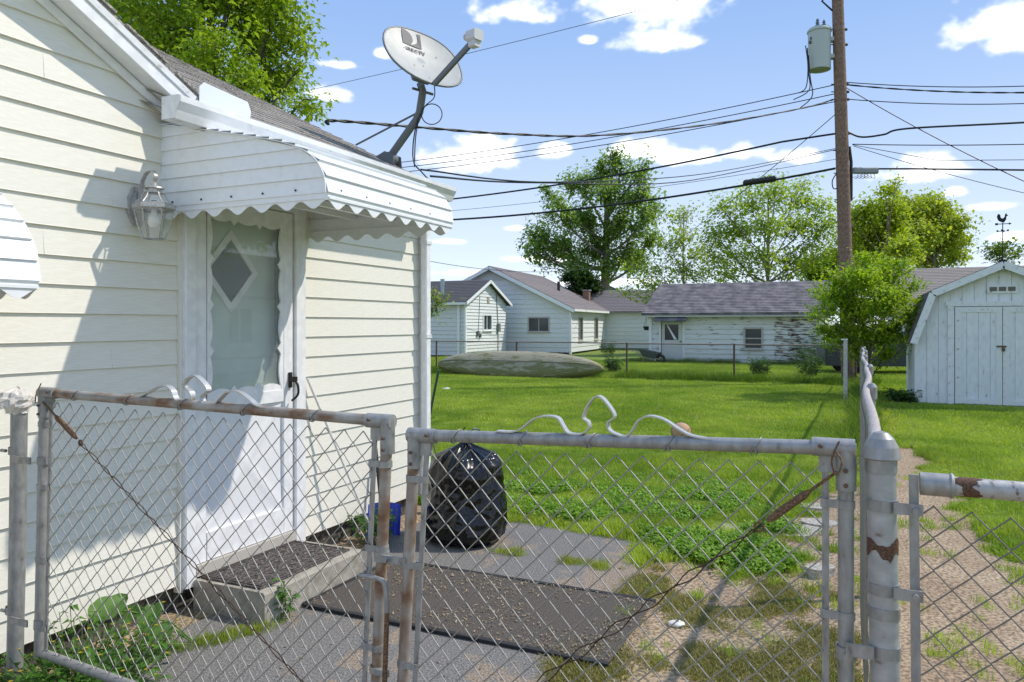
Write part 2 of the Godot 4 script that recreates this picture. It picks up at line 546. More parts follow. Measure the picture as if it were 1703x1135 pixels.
# ---------- the house
func board(y, h, t0, t1, t1top, x = -WALL, proud := 0.017) -> MB:   # one lapped siding board, out = +x, t0..t1 (t1top: slanted end)
	var m = mb()
	var o = [Vector2(0.0, h + 0.012), Vector2(0.004, h + 0.012), Vector2(proud - 0.001, 0.006), Vector2(proud, 0.002), Vector2(proud - 0.004, 0.0), Vector2(0.0, 0.003)]
	var a = []; var b = []
	for q in o:
		a.append(Vector3(x + q.x, y + q.y, -t0))
		b.append(Vector3(x + q.x, y + q.y, -lerp(t1, t1top, clamp(q.y / h, 0, 1))))
	for i in 5:
		m.quad(a[i], a[i + 1], b[i + 1], b[i])
	for e in [[b, 1], [a, -1]]:
		var r = e[0]
		if e[1] > 0: m.quad(r[0], r[1], r[2], r[3]); m.quad(r[0], r[3], r[4], r[5])
		else: m.quad(r[3], r[2], r[1], r[0]); m.quad(r[5], r[4], r[3], r[0])
	return m

func rake_y(t) -> float: return 2.872 + 0.5 * (3.01 - abs(t))
func make_house():
	var house = thing("house", Vector3(-6.5, 0, -1.5), "cream vinyl sided house with white awnings and grey shingle roof", "house")
	var cream = tmat("cream_siding", [[0.3, "e3e0d4"], [0.7, "eae8de"]], 0.02, Vector3(14, 14, 0.7), 0.55, 1.6, 0.0, 4, 2, 0.05)
	var white = tmat("white_trim", [[0.3, "e3e4e6"], [0.7, "eeeff0"]], 0.012, 1.5, 0.42)
	var dull = tmat("weathered_white_metal", [[0.08, "b3b1aa"], [0.2, "d9dadb"], [0.75, "e6e8ea"]], 0.015, Vector3(2, 2, 0.8), 0.45, 0.0, 0.0, 5, 7)
	var block = tmat("foundation_block", [[0.3, "3f3c37"], [0.7, "6b665c"]], 0.03, 1.2, 0.95, 6.0)
	# sheathing behind the boards, with the door opening left free
	var m = mb()
	m.box(Vector3(-WALL - 0.06, 1.42, 0.0), Vector3(0.118, 2.56, 6.0))       # t -3..3
	m.box(Vector3(-WALL - 0.06, 1.42, -4.815), Vector3(0.118, 2.56, 1.55))   # t 4.08..5.59
	m.box(Vector3(-WALL - 0.06, 2.53, -3.54), Vector3(0.118, 0.34, 1.078))
	for s in [1, -1]:
		m.prism([Vector2(0, 2.701), Vector2(3.0, 2.701), Vector2(0, 4.2)] if s > 0 else [Vector2(0, 2.701), Vector2(0, 4.2), Vector2(-3.0, 2.701)], Transform3D(Basis(Vector3(0, 0, -1), Vector3.UP, Vector3(1, 0, 0)), Vector3(-WALL - 0.12, 0, 0)), 0.118)
	var wall = obj(m, "wall", cream, house)
	var h = 0.1365
	var k = 0
	var y = 0.15
	while y < 4.0:
		var e0 = 3.0; var e1 = 3.0
		if y + h > 2.66:
			e0 = min(3.0, 3.01 - (y - 2.77) / 0.5); e1 = min(3.0, 3.01 - (y + h - 2.77) / 0.5)
		if e1 > 0.2:   # each course is two lengths, lapped at a staggered joint
			var jt = [1.55, 2.25, 1.05, 2.6, 1.8, 1.3][k % 6]
			if jt > e1 - 0.25: jt = e1 - 0.6
			obj(board(y, h, -2.9 if y < 2.6 else 0.0, jt + 0.03, jt + 0.03), "siding_board", cream, wall)
			obj(board(y, h, jt, e0, e1, -WALL, 0.019), "siding_board", cream, wall)
		if y + h < 2.72:
			var from = 4.037 if y < 2.42 else 3.0
			obj(board(y, h, from, 5.53, 5.53), "siding_board", cream, wall)
		y += h; k += 1
	m = mb(); m.box(Vector3(-WALL - 0.10, 0.03, -1.4), Vector3(0.12, 0.26, 8.3))
	obj(m, "foundation", block, house)
	# other walls of the house, so that no light leaks in
	m = mb(); m.box(Vector3(-7.05, 1.35, -5.53), Vector3(6.9, 2.7, 0.1)); m.box(Vector3(-7.05, 1.35, 2.95), Vector3(6.9, 2.7, 0.1)); m.box(Vector3(-10.6, 1.35, -1.3), Vector3(0.1, 2.7, 8.5))
	m.prism([Vector2(-3.5, 2.7), Vector2(-10.6, 2.7), Vector2(-7.05, 4.36)], Transform3D(Basis(Vector3(1, 0, 0), Vector3.UP, Vector3(0, 0, 1)), Vector3(0, 0, -5.56)), 0.06)
	obj(m, "rear_wall", cream, house)
	# corner post and downspout
	m = mb(); m.bbox(Vector3(-WALL + 0.005, 1.42, -5.565), Vector3(0.07, 0.07, 2.58), 0.008, Basis(Vector3(1, 0, 0), Vector3(0, 0, -1), Vector3(0, 1, 0)))
	obj(m, "corner_post", white, house)
	m = mb()
	m.bbox(Vector3(-WALL + 0.075, 1.42, -5.53), Vector3(0.06, 0.075, 2.45), 0.008, Basis(Vector3(1, 0, 0), Vector3(0, 0, -1), Vector3(0, 1, 0)))
	m.bbox(Vector3(-WALL + 0.15, 0.14, -5.53), Vector3(0.075, 0.06, 0.22), 0.008, Basis(Vector3(0, 0, 1), Vector3(0.35, 0.94, 0).normalized(), Vector3(-0.94, 0.35, 0).normalized()))
	var ds = obj(m, "downspout", white, house)
	for yy in [0.5, 1.5, 2.3]:
		m = mb(); m.box(Vector3(-WALL + 0.078, yy, -5.53), Vector3(0.068, 0.03, 0.084)); obj(m, "strap", dull, ds)
	# gable roof
	var shingle = tmat("grey_shingle", [[0.25, "85807a"], [0.5, "a09a93"], [0.75, "b4aea6"]], 0.05, Vector3(1.3, 1.3, 1.3), 0.95, 8.0, 0.0, 5, 13)
	for s in [1, -1]:
		m = mb()
		var lo = Vector3(-3.31, rake_y(3.03), -3.03 * s); var hi = Vector3(-3.31, rake_y(0), 0)
		var bk = Vector3(-6.4, 0, 0); var dn = Vector3(0, -0.06, 0)
		if s > 0:
			m.quad(lo, lo + bk, hi + bk, hi); m.quad(lo + dn, hi + dn, hi + bk + dn, lo + bk + dn); m.quad(lo, hi, hi + dn, lo + dn); m.quad(lo + bk, lo, lo + dn, lo + bk + dn)
		else:
			m.quad(lo, hi, hi + bk, lo + bk); m.quad(lo + dn, lo + bk + dn, hi + bk + dn, hi + dn); m.quad(lo, lo + dn, hi + dn, hi)
		var rf = obj(m, "gable_roof", shingle, house)
		if s < 0: continue
		var slope = Vector3(0, -0.5, -1).normalized()
		var up = Vector3(0, 1, -0.5).normalized()
		var bs = Basis(Vector3(1, 0, 0), up, -slope)
		var L = Vector3(0, rake_y(3.0), -3.0).distance_to(Vector3(0, rake_y(0), 0))
		var mid = Vector3(0, (rake_y(3.0) + rake_y(0)) / 2, -1.5)
		m = mb(); m.bbox(mid + Vector3(-3.325, -0.085, 0), Vector3(0.022, 0.09, L), 0.004, bs); obj(m, "rake_fascia", white, rf)
		m = mb(); m.bbox(mid + Vector3(-3.312, -0.038, 0), Vector3(0.012, 0.04, L + 0.02), 0.003, bs); obj(m, "drip_edge", dull, rf)
		m = mb(); m.box(mid + Vector3(-3.392, -0.125, 0), Vector3(0.11, 0.012, L - 0.03), bs); obj(m, "soffit", white, rf)
		m = mb(); m.bbox(mid + Vector3(-3.425, -0.16, 0), Vector3(0.022, 0.045, L - 0.12), 0.006, bs); obj(m, "rake_molding", white, rf)
		for i in 11:   # shingle butts showing over the drip edge
			m = mb(); var p = mid + bs * Vector3(0, 0, L * (i / 10.0 - 0.5)); m.box(p + Vector3(-3.42, 0.004, 0) + up * 0.004, Vector3(0.24, 0.012, 0.27), bs * Basis(Vector3.RIGHT, 0.03)); obj(m, "shingle", shingle, rf)
	# main roof: laid shingle courses over a deck
	var sl = 0.50
	m = mb()
	var e = Vector3(-3.2, 2.735, 0)
	var r = Vector3(-7.05, 2.735 + sl * 3.85, 0); var b2 = Vector3(-10.9, 2.735, 0)
	for q in [[e, r], [r, b2]]:
		var A = q[0]; var B = q[1]; var z0 = Vector3(0, 0, -2.98); var z1 = Vector3(0, 0, -5.62); var d = Vector3(0, -0.07, 0)
		var zr = Vector3(0, 0, 0.72)
		m.quad(A + (z0 if q[0] == e else zr), A + z1, B + z1, B + (z0 if q[0] != e else zr)); m.quad(A + z1 + d, A + (z0 if q[0] == e else zr) + d, B + (z0 if q[0] != e else zr) + d, B + z1 + d); m.quad(A + z1, A + z1 + d, B + z1 + d, B + z1); m.quad(A + z0 + d, A + z1 + d, A + z1, A + z0)
	var roof = obj(m, "main_roof", shingle, house)
	var up_s = Vector3(-1, sl, 0).normalized(); var nr = Vector3(sl, 1, 0).normalized()
	rng.seed = 31
	for c in 29:
		var p0 = e + up_s * (c * 0.143 - 0.02)
		var t = 2.99 - 0.866 * (c * 0.143 - 0.02)
		m = mb()
		while t < 5.63:   # tabs of a course, slightly uneven
			var t2 = min(t + rng.randf_range(0.22, 0.36), 5.64)
			var lift = 0.010 + rng.randf() * 0.004
			var g = rng.randf_range(0.82, 1.06); m.col = Color(g, g, g)
			var a0 = p0 + Vector3(0, 0, -t - 0.004) + nr * lift; var a1 = p0 + Vector3(0, 0, -t2 + 0.004) + nr * lift
			var b0 = p0 + up_s * 0.17 + Vector3(0, 0, -t - 0.004) + nr * 0.004; var b1 = p0 + up_s * 0.17 + Vector3(0, 0, -t2 + 0.004) + nr * 0.004
			m.quad(a0, a1, b1, b0); m.quad(a0 - nr * lift, a1 - nr * lift, a1, a0); m.quad(a1, a1 - nr * lift, b1, b1)
			m.tri(a1, a1 - nr * lift, b1)
			t = t2
		shingle.vertex_color_use_as_albedo = true
		obj(m, "shingle_course", shingle, roof)
	m = mb(); m.box(Vector3(-3.335, 2.655, -4.24), Vector3(0.27, 0.012, 2.62)); obj(m, "eave_soffit", white, house)
	m = mb(); m.box(Vector3(-3.20, 2.70, -4.15), Vector3(0.02, 0.09, 2.72)); obj(m, "eave_fascia", white, house)
	# gutter (open K profile) with end cap and splash guard
	m = mb()
	var gp = [Vector3(-3.188, 2.745, 0), Vector3(-3.188, 2.63, 0), Vector3(-3.10, 2.63, 0), Vector3(-3.085, 2.67, 0), Vector3(-3.06, 2.71, 0), Vector3(-3.06, 2.74, 0), Vector3(-3.072, 2.745, 0)]
	for i in gp.size() - 1:
		var a = gp[i]; var b = gp[i + 1]; var z0 = Vector3(0, 0, -2.69); var z1 = Vector3(0, 0, -5.5)
		m.quad(a + z0, b + z0, b + z1, a + z1)
		var nn = (b - a).cross(z1 - z0).normalized() * 0.002
		m.quad(a + nn + z1, b + nn + z1, b + nn + z0, a + nn + z0)
	var gutter = obj(m, "gutter", dull, house)
	for tz in [2.69, 5.5]:
		m = mb()
		var poly = []
		for q in gp: poly.append(Vector2(q.x, q.y))
		m.prism(poly, Transform3D(Basis(), Vector3(0, 0, -tz - 0.002)), 0.004)
		obj(m, "end_cap", dull, gutter)
	m = mb(); m.prism([Vector2(2.82, 2.735), Vector2(3.17, 2.735), Vector2(3.18, 2.78), Vector2(3.155, 2.83), Vector2(2.85, 2.85), Vector2(2.82, 2.82)], Transform3D(Basis(Vector3(0, 0, -1), Vector3.UP, Vector3(1, 0, 0)), Vector3(-3.075, 0, 0)), 0.004)
	obj(m, "splash_guard", mat("pale_sheet_metal", "dfe5e8", 0.4), gutter)
	make_door(house, white, cream)

func scallop(len_, n, depth, base) -> Array:   # points along +x (0..len) of a wavy border: arcs meeting in cusps
	var out = []
	for i in n:
		for k in 8:
			var s = k / 8.0
			out.append(Vector2((i + s) * len_ / n, base + depth * (0.55 * sin(PI * s) + (0.75 if k == 0 and i > 0 else 0.0))))
	out.append(Vector2(len_, base))
	return out
func make_door(house, white, cream):
	var t0 = 3.10; var t1 = 3.91; var yb = 0.24; var yt = 2.33
	var zb = Basis(Vector3(0, 0, -1), Vector3.UP, Vector3(1, 0, 0))   # local x = t, y = up, z = out
	var dx = -3.425
	# casing
	var m = mb()
	m.bbox(Vector3(-WALL + 0.035, 1.28, -3.057), Vector3(0.076, 0.05, 2.3), 0.006, Basis(Vector3(0, 0, -1), Vector3(1, 0, 0), Vector3(0, -1, 0)))
	var casing = obj(m, "door_casing", white, house)
	m = mb(); m.bbox(Vector3(-WALL + 0.035, 1.28, -3.967), Vector3(0.10, 0.05, 2.3), 0.006, Basis(Vector3(0, 0, -1), Vector3(1, 0, 0), Vector3(0, -1, 0))); obj(m, "side_casing", white, casing)
	m = mb(); m.box(Vector3(-WALL + 0.034, 2.385, -3.506), Vector3(0.05, 0.10, 0.82)); obj(m, "head_casing", white, casing)
	m = mb(); m.box(Vector3(-WALL + 0.01, 1.27, -3.0095), Vector3(0.05, 2.32, 0.018)); m.box(Vector3(-WALL + 0.01, 1.27, -4.027), Vector3(0.05, 2.32, 0.018)); obj(m, "siding_channel", cream, casing)
	m = mb(); m.box(Vector3(-WALL + 0.0, 0.205, -3.506), Vector3(0.12, 0.06, 0.82)); obj(m, "sill", mat("worn_sill", "b9b4ab", 0.6), casing)
	m = mb(); m.box(Vector3(-3.50, 1.285, -3.09), Vector3(0.09, 2.1, 0.018)); m.box(Vector3(-3.50, 1.285, -3.99), Vector3(0.09, 2.1, 0.018)); m.box(Vector3(-3.50, 2.345, -3.54), Vector3(0.09, 0.02, 0.9)); obj(m, "jamb", white, casing)
	# storm door
	m = mb()
	m.bbox(Vector3(dx, (yb + yt) / 2, -(t0 + 0.042)), Vector3(0.084, 0.03, yt - yb), 0.005, Basis(Vector3(0, 0, -1), Vector3(1, 0, 0), Vector3(0, -1, 0)))
	var door = obj(m, "storm_door", white, house)
	var fr = mb()
	fr.bbox(Vector3(dx, (yb + yt) / 2, -(t1 - 0.045)), Vector3(0.09, 0.03, yt - yb), 0.005, Basis(Vector3(0, 0, -1), Vector3(1, 0, 0), Vector3(0, -1, 0)))
	obj(fr, "stile", white, door)
	for q in [[2.255, 2.33], [1.10, 1.175], [0.24, 0.40]]:
		fr = mb(); fr.box(Vector3(dx, (q[0] + q[1]) / 2, -(t0 + t1) / 2), Vector3(0.028, q[1] - q[0], t1 - t0 - 0.18)); obj(fr, "rail", white, door)
	# scalloped border round the glass
	var W = t1 - t0 - 0.18; var H = 2.255 - 1.175
	var side = scallop(H, 4, 0.05, 0.012); var top = scallop(W, 3, 0.05, 0.02)
	for e in [0, 1, 2, 3]:
		fr = mb()
		var poly = []
		if e < 2:
			poly = [Vector2(0, 1.175), ]
			for p in side: poly.append(Vector2(p.y, 1.175 + p.x))
			poly.append(Vector2(0, 2.255))
			if e == 0: 
				for i in poly.size(): poly[i].x += t0 + 0.09
			else:
				for i in poly.size(): poly[i].x = t1 - 0.09 - poly[i].x
				poly.reverse()
		else:
			poly = [Vector2(t0 + 0.09, 2.255 if e == 2 else 1.175)]
			for p in top: poly.append(Vector2(t0 + 0.09 + p.x, 2.255 - p.y if e == 2 else 1.175 + p.y))
			poly.append(Vector2(t1 - 0.09, 2.255 if e == 2 else 1.175))
			if e == 3: poly.reverse()
		if Geometry2D.is_polygon_clockwise(PackedVector2Array(poly)) : poly.reverse()
		fr.prism(poly, Transform3D(zb, Vector3(dx + 0.003 - 0.001 * e, 0, 0)), 0.010)
		obj(fr, "scalloped_border", white, door)
	fr = mb(); fr.box(Vector3(dx - 0.004, 1.715, -(t0 + t1) / 2), Vector3(0.004, 1.07, W - 0.002))
	var glass = mat("door_glass", Color(0.93, 0.97, 0.96, 0.10), 0.02)
	glass.transparency = BaseMaterial3D.TRANSPARENCY_ALPHA
	glass.metallic_specular = 0.75
	obj(fr, "glass", glass, door)
	# lower panel: thin, slightly buckled sheet with pressed diagonals
	var P = []
	for i in 25:
		var row = []
		for j in 25:
			var a = i / 24.0; var b = j / 24.0
			var dgn = exp(-pow((a - b) / 0.05, 2)) + exp(-pow((a + b - 1) / 0.05, 2))
			row.append(Vector3(dx - 0.004 + 0.008 * min(dgn, 1.0) + 0.004 * fine.get_noise_2d(a * 60, b * 60), 0.40 + b * 0.70, -(t0 + 0.09 + a * W)))
		P.append(row)
	fr = mb(); fr.grid(P, 24, 24)
	var gloss = mat("painted_aluminium", "e6e7ea", 0.28)
	obj(fr, "kick_panel", gloss, door)
	var dark = mat("dark_bronze", "37332e", 0.4, 0.6)
	fr = mb()
	fr.bbox(Vector3(dx + 0.022, 1.235, -(t1 - 0.035)), Vector3(0.014, 0.03, 0.10), 0.004, Basis(Vector3(1, 0, 0), Vector3(0, 0, -1), Vector3(0, 1, 0)))
	fr.bbox(Vector3(dx + 0.05, 1.24, -(t1 - 0.035)), Vector3(0.05, 0.025, 0.035), 0.004, Basis(Vector3(1, 0, 0), Vector3(0, 0, -1), Vector3(0, 1, 0)))
	fr.tube(spline([Vector3(dx + 0.06, 1.235, -(t1 - 0.035)), Vector3(dx + 0.085, 1.20, -(t1 - 0.035)), Vector3(dx + 0.08, 1.14, -(t1 - 0.03)), Vector3(dx + 0.035, 1.10, -(t1 - 0.035))]), 0.008, 8)
	obj(fr, "handle", dark, door)
	for yy in [0.45, 0.9, 1.35, 1.5, 2.05, 2.2]:
		fr = mb(); fr.tube([Vector3(dx + 0.02, yy - 0.03, -t0 + 0.004), Vector3(dx + 0.02, yy + 0.03, -t0 + 0.004)], 0.006, 6); obj(fr, "hinge", dark, door)
	fr = mb(); fr.tube([Vector3(dx - 0.02, 1.3, -(t1 - 0.13)), Vector3(dx - 0.02, 2.2, -(t1 - 0.13))], 0.004, 6); obj(fr, "closer_rod", dark, door)
	# inner door with diamond light
	m = mb()
	var cx = 3.44; var cy = 1.925; var rw = 0.175; var rh = 0.195
	m.box(Vector3(-3.515, 1.28, -3.54), Vector3(0.04, 2.1, 0.88))
	var inner = obj(m, "front_door", tmat("pale_green_door", [[0.3, "c3d0ca"], [0.7, "ccd8d2"]], 0.01, 1.0, 0.4), house)
	for k in 4:
		var A = [Vector2(cx + rw + 0.05, cy), Vector2(cx, cy + rh + 0.06), Vector2(cx - rw - 0.05, cy), Vector2(cx, cy - rh - 0.06)]
		var B = [Vector2(cx + rw, cy), Vector2(cx, cy + rh), Vector2(cx - rw, cy), Vector2(cx, cy - rh)]
		var l = (k + 1) % 4
		fr = mb(); fr.prism([A[k], A[l], B[l], B[k]], Transform3D(zb, Vector3(-3.497, 0, 0)), 0.016); obj(fr, "diamond_frame", white, inner)
	fr = mb(); fr.prism([Vector2(cx + rw, cy), Vector2(cx, cy + rh), Vector2(cx - rw, cy), Vector2(cx, cy - rh)], Transform3D(zb, Vector3(-3.4945, 0, 0)), 0.004)
	obj(fr, "diamond_window", mat("dark_glass", "5d686c", 0.03), inner)

# ---------- scalloped sheet-metal awnings
func prof_at(prof, s):   # point at arc length s
	for i in prof.size() - 1:
		var L = prof[i].distance_to(prof[i + 1])
		if s <= L: return prof[i].lerp(prof[i + 1], s / L)
		s -= L
	return prof[-1]
func make_awning(label, t0, t1, ctrl: Array, val_h, rows):
	var white = tmat("awning_white", [[0.0, "d3d5d5"], [0.15, "e6e9eb"], [0.8, "ebeef1"]], 0.012, Vector3(2.5, 2.5, 1.2), 0.38, 0.0, 0.0, 5, 41)
	var aw = thing("awning", Vector3(-WALL, ctrl[-1].y, -(t0 + t1) / 2), label, "awning")
	var pv = []
	for c in ctrl: pv.append(Vector3(c.x, c.y, 0))
	var sp = spline(pv, 8)
	var prof = []
	for p in sp: prof.append(Vector2(p.x, p.y))
	var L = 0.0
	for i in prof.size() - 1: L += prof[i].distance_to(prof[i + 1])
	var n = int(round(L / 0.088))
	for i in n:
		var a = prof_at(prof, L * i / n); var b = prof_at(prof, L * (i + 1.12) / n)
		var nn = Vector2(-(b - a).y, (b - a).x).normalized()
		if nn.y < 0 and nn.x < 0: nn = -nn
		b += nn * 0.012
		var m = mb()
		var A = Vector3(-WALL + a.x, a.y, 0); var B = Vector3(-WALL + b.x, b.y, 0); var N = Vector3(nn.x, nn.y, 0) * 0.0025
		var z0 = Vector3(0, 0, -t0 + 0.012); var z1 = Vector3(0, 0, -t1 - 0.012)
		m.quad(A + z0, B + z0, B + z1, A + z1); m.quad(A - N + z0, A - N + z1, B - N + z1, B - N + z0)
		m.quad(B + z0, B - N + z0, B - N + z1, B + z1); m.quad(A + z0, A - N + z0, B - N + z0, B + z0)
		m.quad(B + z1, B - N + z1, A - N + z1, A + z1)
		m.quad(B + z0, B - Vector3(nn.x, nn.y, 0) * 0.012 + z0, B - Vector3(nn.x, nn.y, 0) * 0.012 + z1, B + z1)
		obj(m, "slat", white, aw)
	var yb = ctrl[-1].y; var top = ctrl[0].y; var D = ctrl[-1].x
	for e in [[t0, 1.0], [t1, -1.0]]:
		var zt = e[0]; var out = e[1]
		for i in rows:
			var ya = yb + (top - yb) * i / rows; var yb2 = yb + (top - yb) * (i + 1.08) / rows
			var da = 0.0; var db = 0.0
			for q in prof:
				if q.y >= ya - 1e-4: da = max(da, q.x)
				if q.y >= yb2: db = max(db, q.x)
			if i == 0: da = D
			var m = mb()
			var p = [Vector3(-WALL, ya, -zt + out * 0.010), Vector3(-WALL + da, ya, -zt + out * 0.010), Vector3(-WALL + max(db, 0.02), min(yb2, top), -zt), Vector3(-WALL, min(yb2, top), -zt)]
			m.quad(p[0], p[1], p[2], p[3])
			m.quad(p[0] - Vector3(0, 0, 0.01 * out), p[1] - Vector3(0, 0, 0.01 * out), p[1], p[0])
			obj(m, "side_slat", white, aw)
		var m2 = mb()
		var rim = []
		for q in prof: rim.append(Vector3(-WALL + q.x, q.y - 0.004, -zt + out * 0.006))
		m2.strip(rim, Vector3(0, 0, 1), 0.03, 0.004)
		obj(m2, "edge_rim", white, aw)
	# scalloped valance on three sides
	for e in 3:
		var A = Vector3(-WALL, yb, -t0 + 0.006); var B = Vector3(-WALL + D, yb, -t0 + 0.006)
		if e == 1: A = Vector3(-WALL + D, yb, -t0 + 0.006); B = Vector3(-WALL + D, yb, -t1 - 0.006)
		if e == 2: A = Vector3(-WALL + D, yb, -t1 - 0.006); B = Vector3(-WALL, yb, -t1 - 0.006)
		var d = (B - A).normalized(); var o = d.cross(Vector3.UP)
		var len_ = A.distance_to(B)
		var waves = max(2, int(round(len_ / 0.16)))
		var m = mb()
		var poly = [Vector2(0, 0.012)]
		for k in waves * 10 + 1:
			poly.append(Vector2(len_ * k / (waves * 10.0), -val_h - 0.019 * cos(TAU * k / 10.0 + PI)))
		poly.append(Vector2(len_, 0.012))
		m.prism(poly, Transform3D(Basis(d, Vector3.UP, o), A), 0.003)
		var va = obj(m, "scalloped_valance", white, aw)
		m = mb()
		for yy in [0.004, -val_h * 0.45]: m.box(A + d * len_ / 2 + o * 0.006 + Vector3.UP * yy, Vector3(len_ - 0.01, 0.012, 0.007), Basis(d, Vector3.UP, o))
		obj(m, "rib", white, va)
		for k in int(len_ / 0.21):
			m = mb(); m.lathe([Vector2(0.006, 0), Vector2(0.005, 0.004), Vector2(0, 0.005)], Transform3D(Basis(d, o, -Vector3.UP), A + d * (0.1 + k * 0.21) + Vector3.UP * 0.022 + o * 0.004), 6)
			obj(m, "screw", mat("dark_bronze", "37332e", 0.4, 0.6), va)
	var m3 = mb()
	for q in [0.35, 0.62]: m3.box(Vector3(-WALL + D * q, yb + 0.045 + (0.03 if q < 0.5 else 0.0), -(t0 + t1) / 2), Vector3(0.025, 0.03, t1 - t0 - 0.02))
	obj(m3, "cross_bar", white, aw)

func make_lantern():
	var silver = tmat("brushed_nickel", [[0.3, "a9a6a2"], [0.7, "c6c4c1"]], 0.02, 6.0, 0.38, 0.0, 0.55)
	var c = Vector3(-3.28, 2.205, -2.72)
	var L = thing("wall_lantern", Vector3(-WALL + 0.02, 2.0, -2.74), "silver carriage lantern mounted on cream siding beside the awning", "lantern")
	var m = mb()   # octagonal back plate
	var oct = []
	for k in 8: oct.append(Vector2(cos(TAU * (k + 0.5) / 8) * 0.058, sin(TAU * (k + 0.5) / 8) * 0.11))
	var zb = Basis(Vector3(0, 0, -1), Vector3.UP, Vector3(1, 0, 0))
	m.prism(oct, Transform3D(zb, Vector3(-WALL + 0.012, 2.215, -2.74)), 0.02)
	var oc2 = []
	for p in oct: oc2.append(p * 0.72)
	m.prism(oc2, Transform3D(zb, Vector3(-WALL + 0.032, 2.215, -2.74)), 0.012)
	obj(m, "back_plate", silver, L)
	m = mb()   # hooked arm
	m.strip(spline([Vector3(-WALL + 0.045, 2.215, -2.735), Vector3(-WALL + 0.06, 2.315, -2.733), Vector3(-WALL + 0.10, 2.38, -2.73), Vector3(-WALL + 0.15, 2.39, -2.725), c + Vector3(0.012, 0.155, 0), c + Vector3(0.0, 0.125, 0)]), Vector3(0, 0, 1), 0.022, 0.006)
	obj(m, "arm", silver, L)
	var hex = func(r, y): 
		var out = []
		for k in 6: out.append(c + Vector3(cos(TAU * (k + 0.25) / 6) * r, y, sin(TAU * (k + 0.25) / 6) * r))
		return out
	m = mb()
	m.lathe([Vector2(0.0, 0.125), Vector2(0.012, 0.12), Vector2(0.014, 0.108), Vector2(0.008, 0.10)].map(func(p): return p) , Transform3D(Basis(), c), 12)
	m.lathe([Vector2(0.034, 0.068), Vector2(0.034, 0.088), Vector2(0.05, 0.09), Vector2(0.047, 0.097), Vector2(0.02, 0.104), Vector2(0.0, 0.112)], Transform3D(Basis(), c), 16)
	obj(m, "finial_cap", silver, L)
	var rings = [[0.046, 0.068], [0.06, 0.045], [0.088, 0.012], [0.104, 0.004], [0.104, -0.014], [0.09, -0.022]]
	m = mb()
	for i in [2, 3, 4]:
		var a = hex.call(rings[i][0], rings[i][1]); var b = hex.call(rings[i + 1][0], rings[i + 1][1])
		for k in 6:
			var l = (k + 1) % 6
			m.quad(b[k], a[k], a[l], b[l])
	obj(m, "roof_band", silver, L)
	m = mb()
	for q in [[0.046, 0.068, 0.088, 0.012], [0.09, -0.022, 0.05, -0.165]]:
		var a = hex.call(q[0], q[1]); var b = hex.call(q[2], q[3])
		for k in 6: 
			m.tube([a[k], (a[k] + b[k]) / 2 + ((a[k] + b[k]) / 2 - Vector3(c.x, (a[k].y + b[k].y) / 2, c.z)).normalized() * (-0.006 if q[0] < 0.06 else 0.007), b[k]], 0.0045, 6)
			m.tube([a[k], a[(k + 1) % 6]], 0.0035, 5); m.tube([b[k], b[(k + 1) % 6]], 0.0042, 5)
	obj(m, "cage", silver, L)
	var glass = mat("lantern_glass", Color(0.95, 0.97, 0.95, 0.10), 0.03)
	glass.transparency = BaseMaterial3D.TRANSPARENCY_ALPHA
	for q in [[0.045, 0.066, 0.086, 0.013], [0.088, -0.023, 0.049, -0.163]]:
		var a = hex.call(q[0], q[1]); var b = hex.call(q[2], q[3])
		for k in 6:
			m = mb(); m.quad(b[k], b[(k + 1) % 6], a[(k + 1) % 6], a[k]); obj(m, "pane", glass, L)
	m = mb(); m.lathe([Vector2(0.0, -0.115), Vector2(0.02, -0.108), Vector2(0.031, -0.085), Vector2(0.028, -0.06), Vector2(0.014, -0.035), Vector2(0.012, -0.01)], Transform3D(Basis(), c), 14)
	var bulb = obj(m, "bulb", mat("frosted_bulb", "e9e7e0", 0.25), L)
	m = mb(); m.tube([c + Vector3(0, -0.012, 0), c + Vector3(0, 0.03, 0)], 0.014, 10); obj(m, "socket", mat("dark_bronze", "37332e", 0.4, 0.6), L)

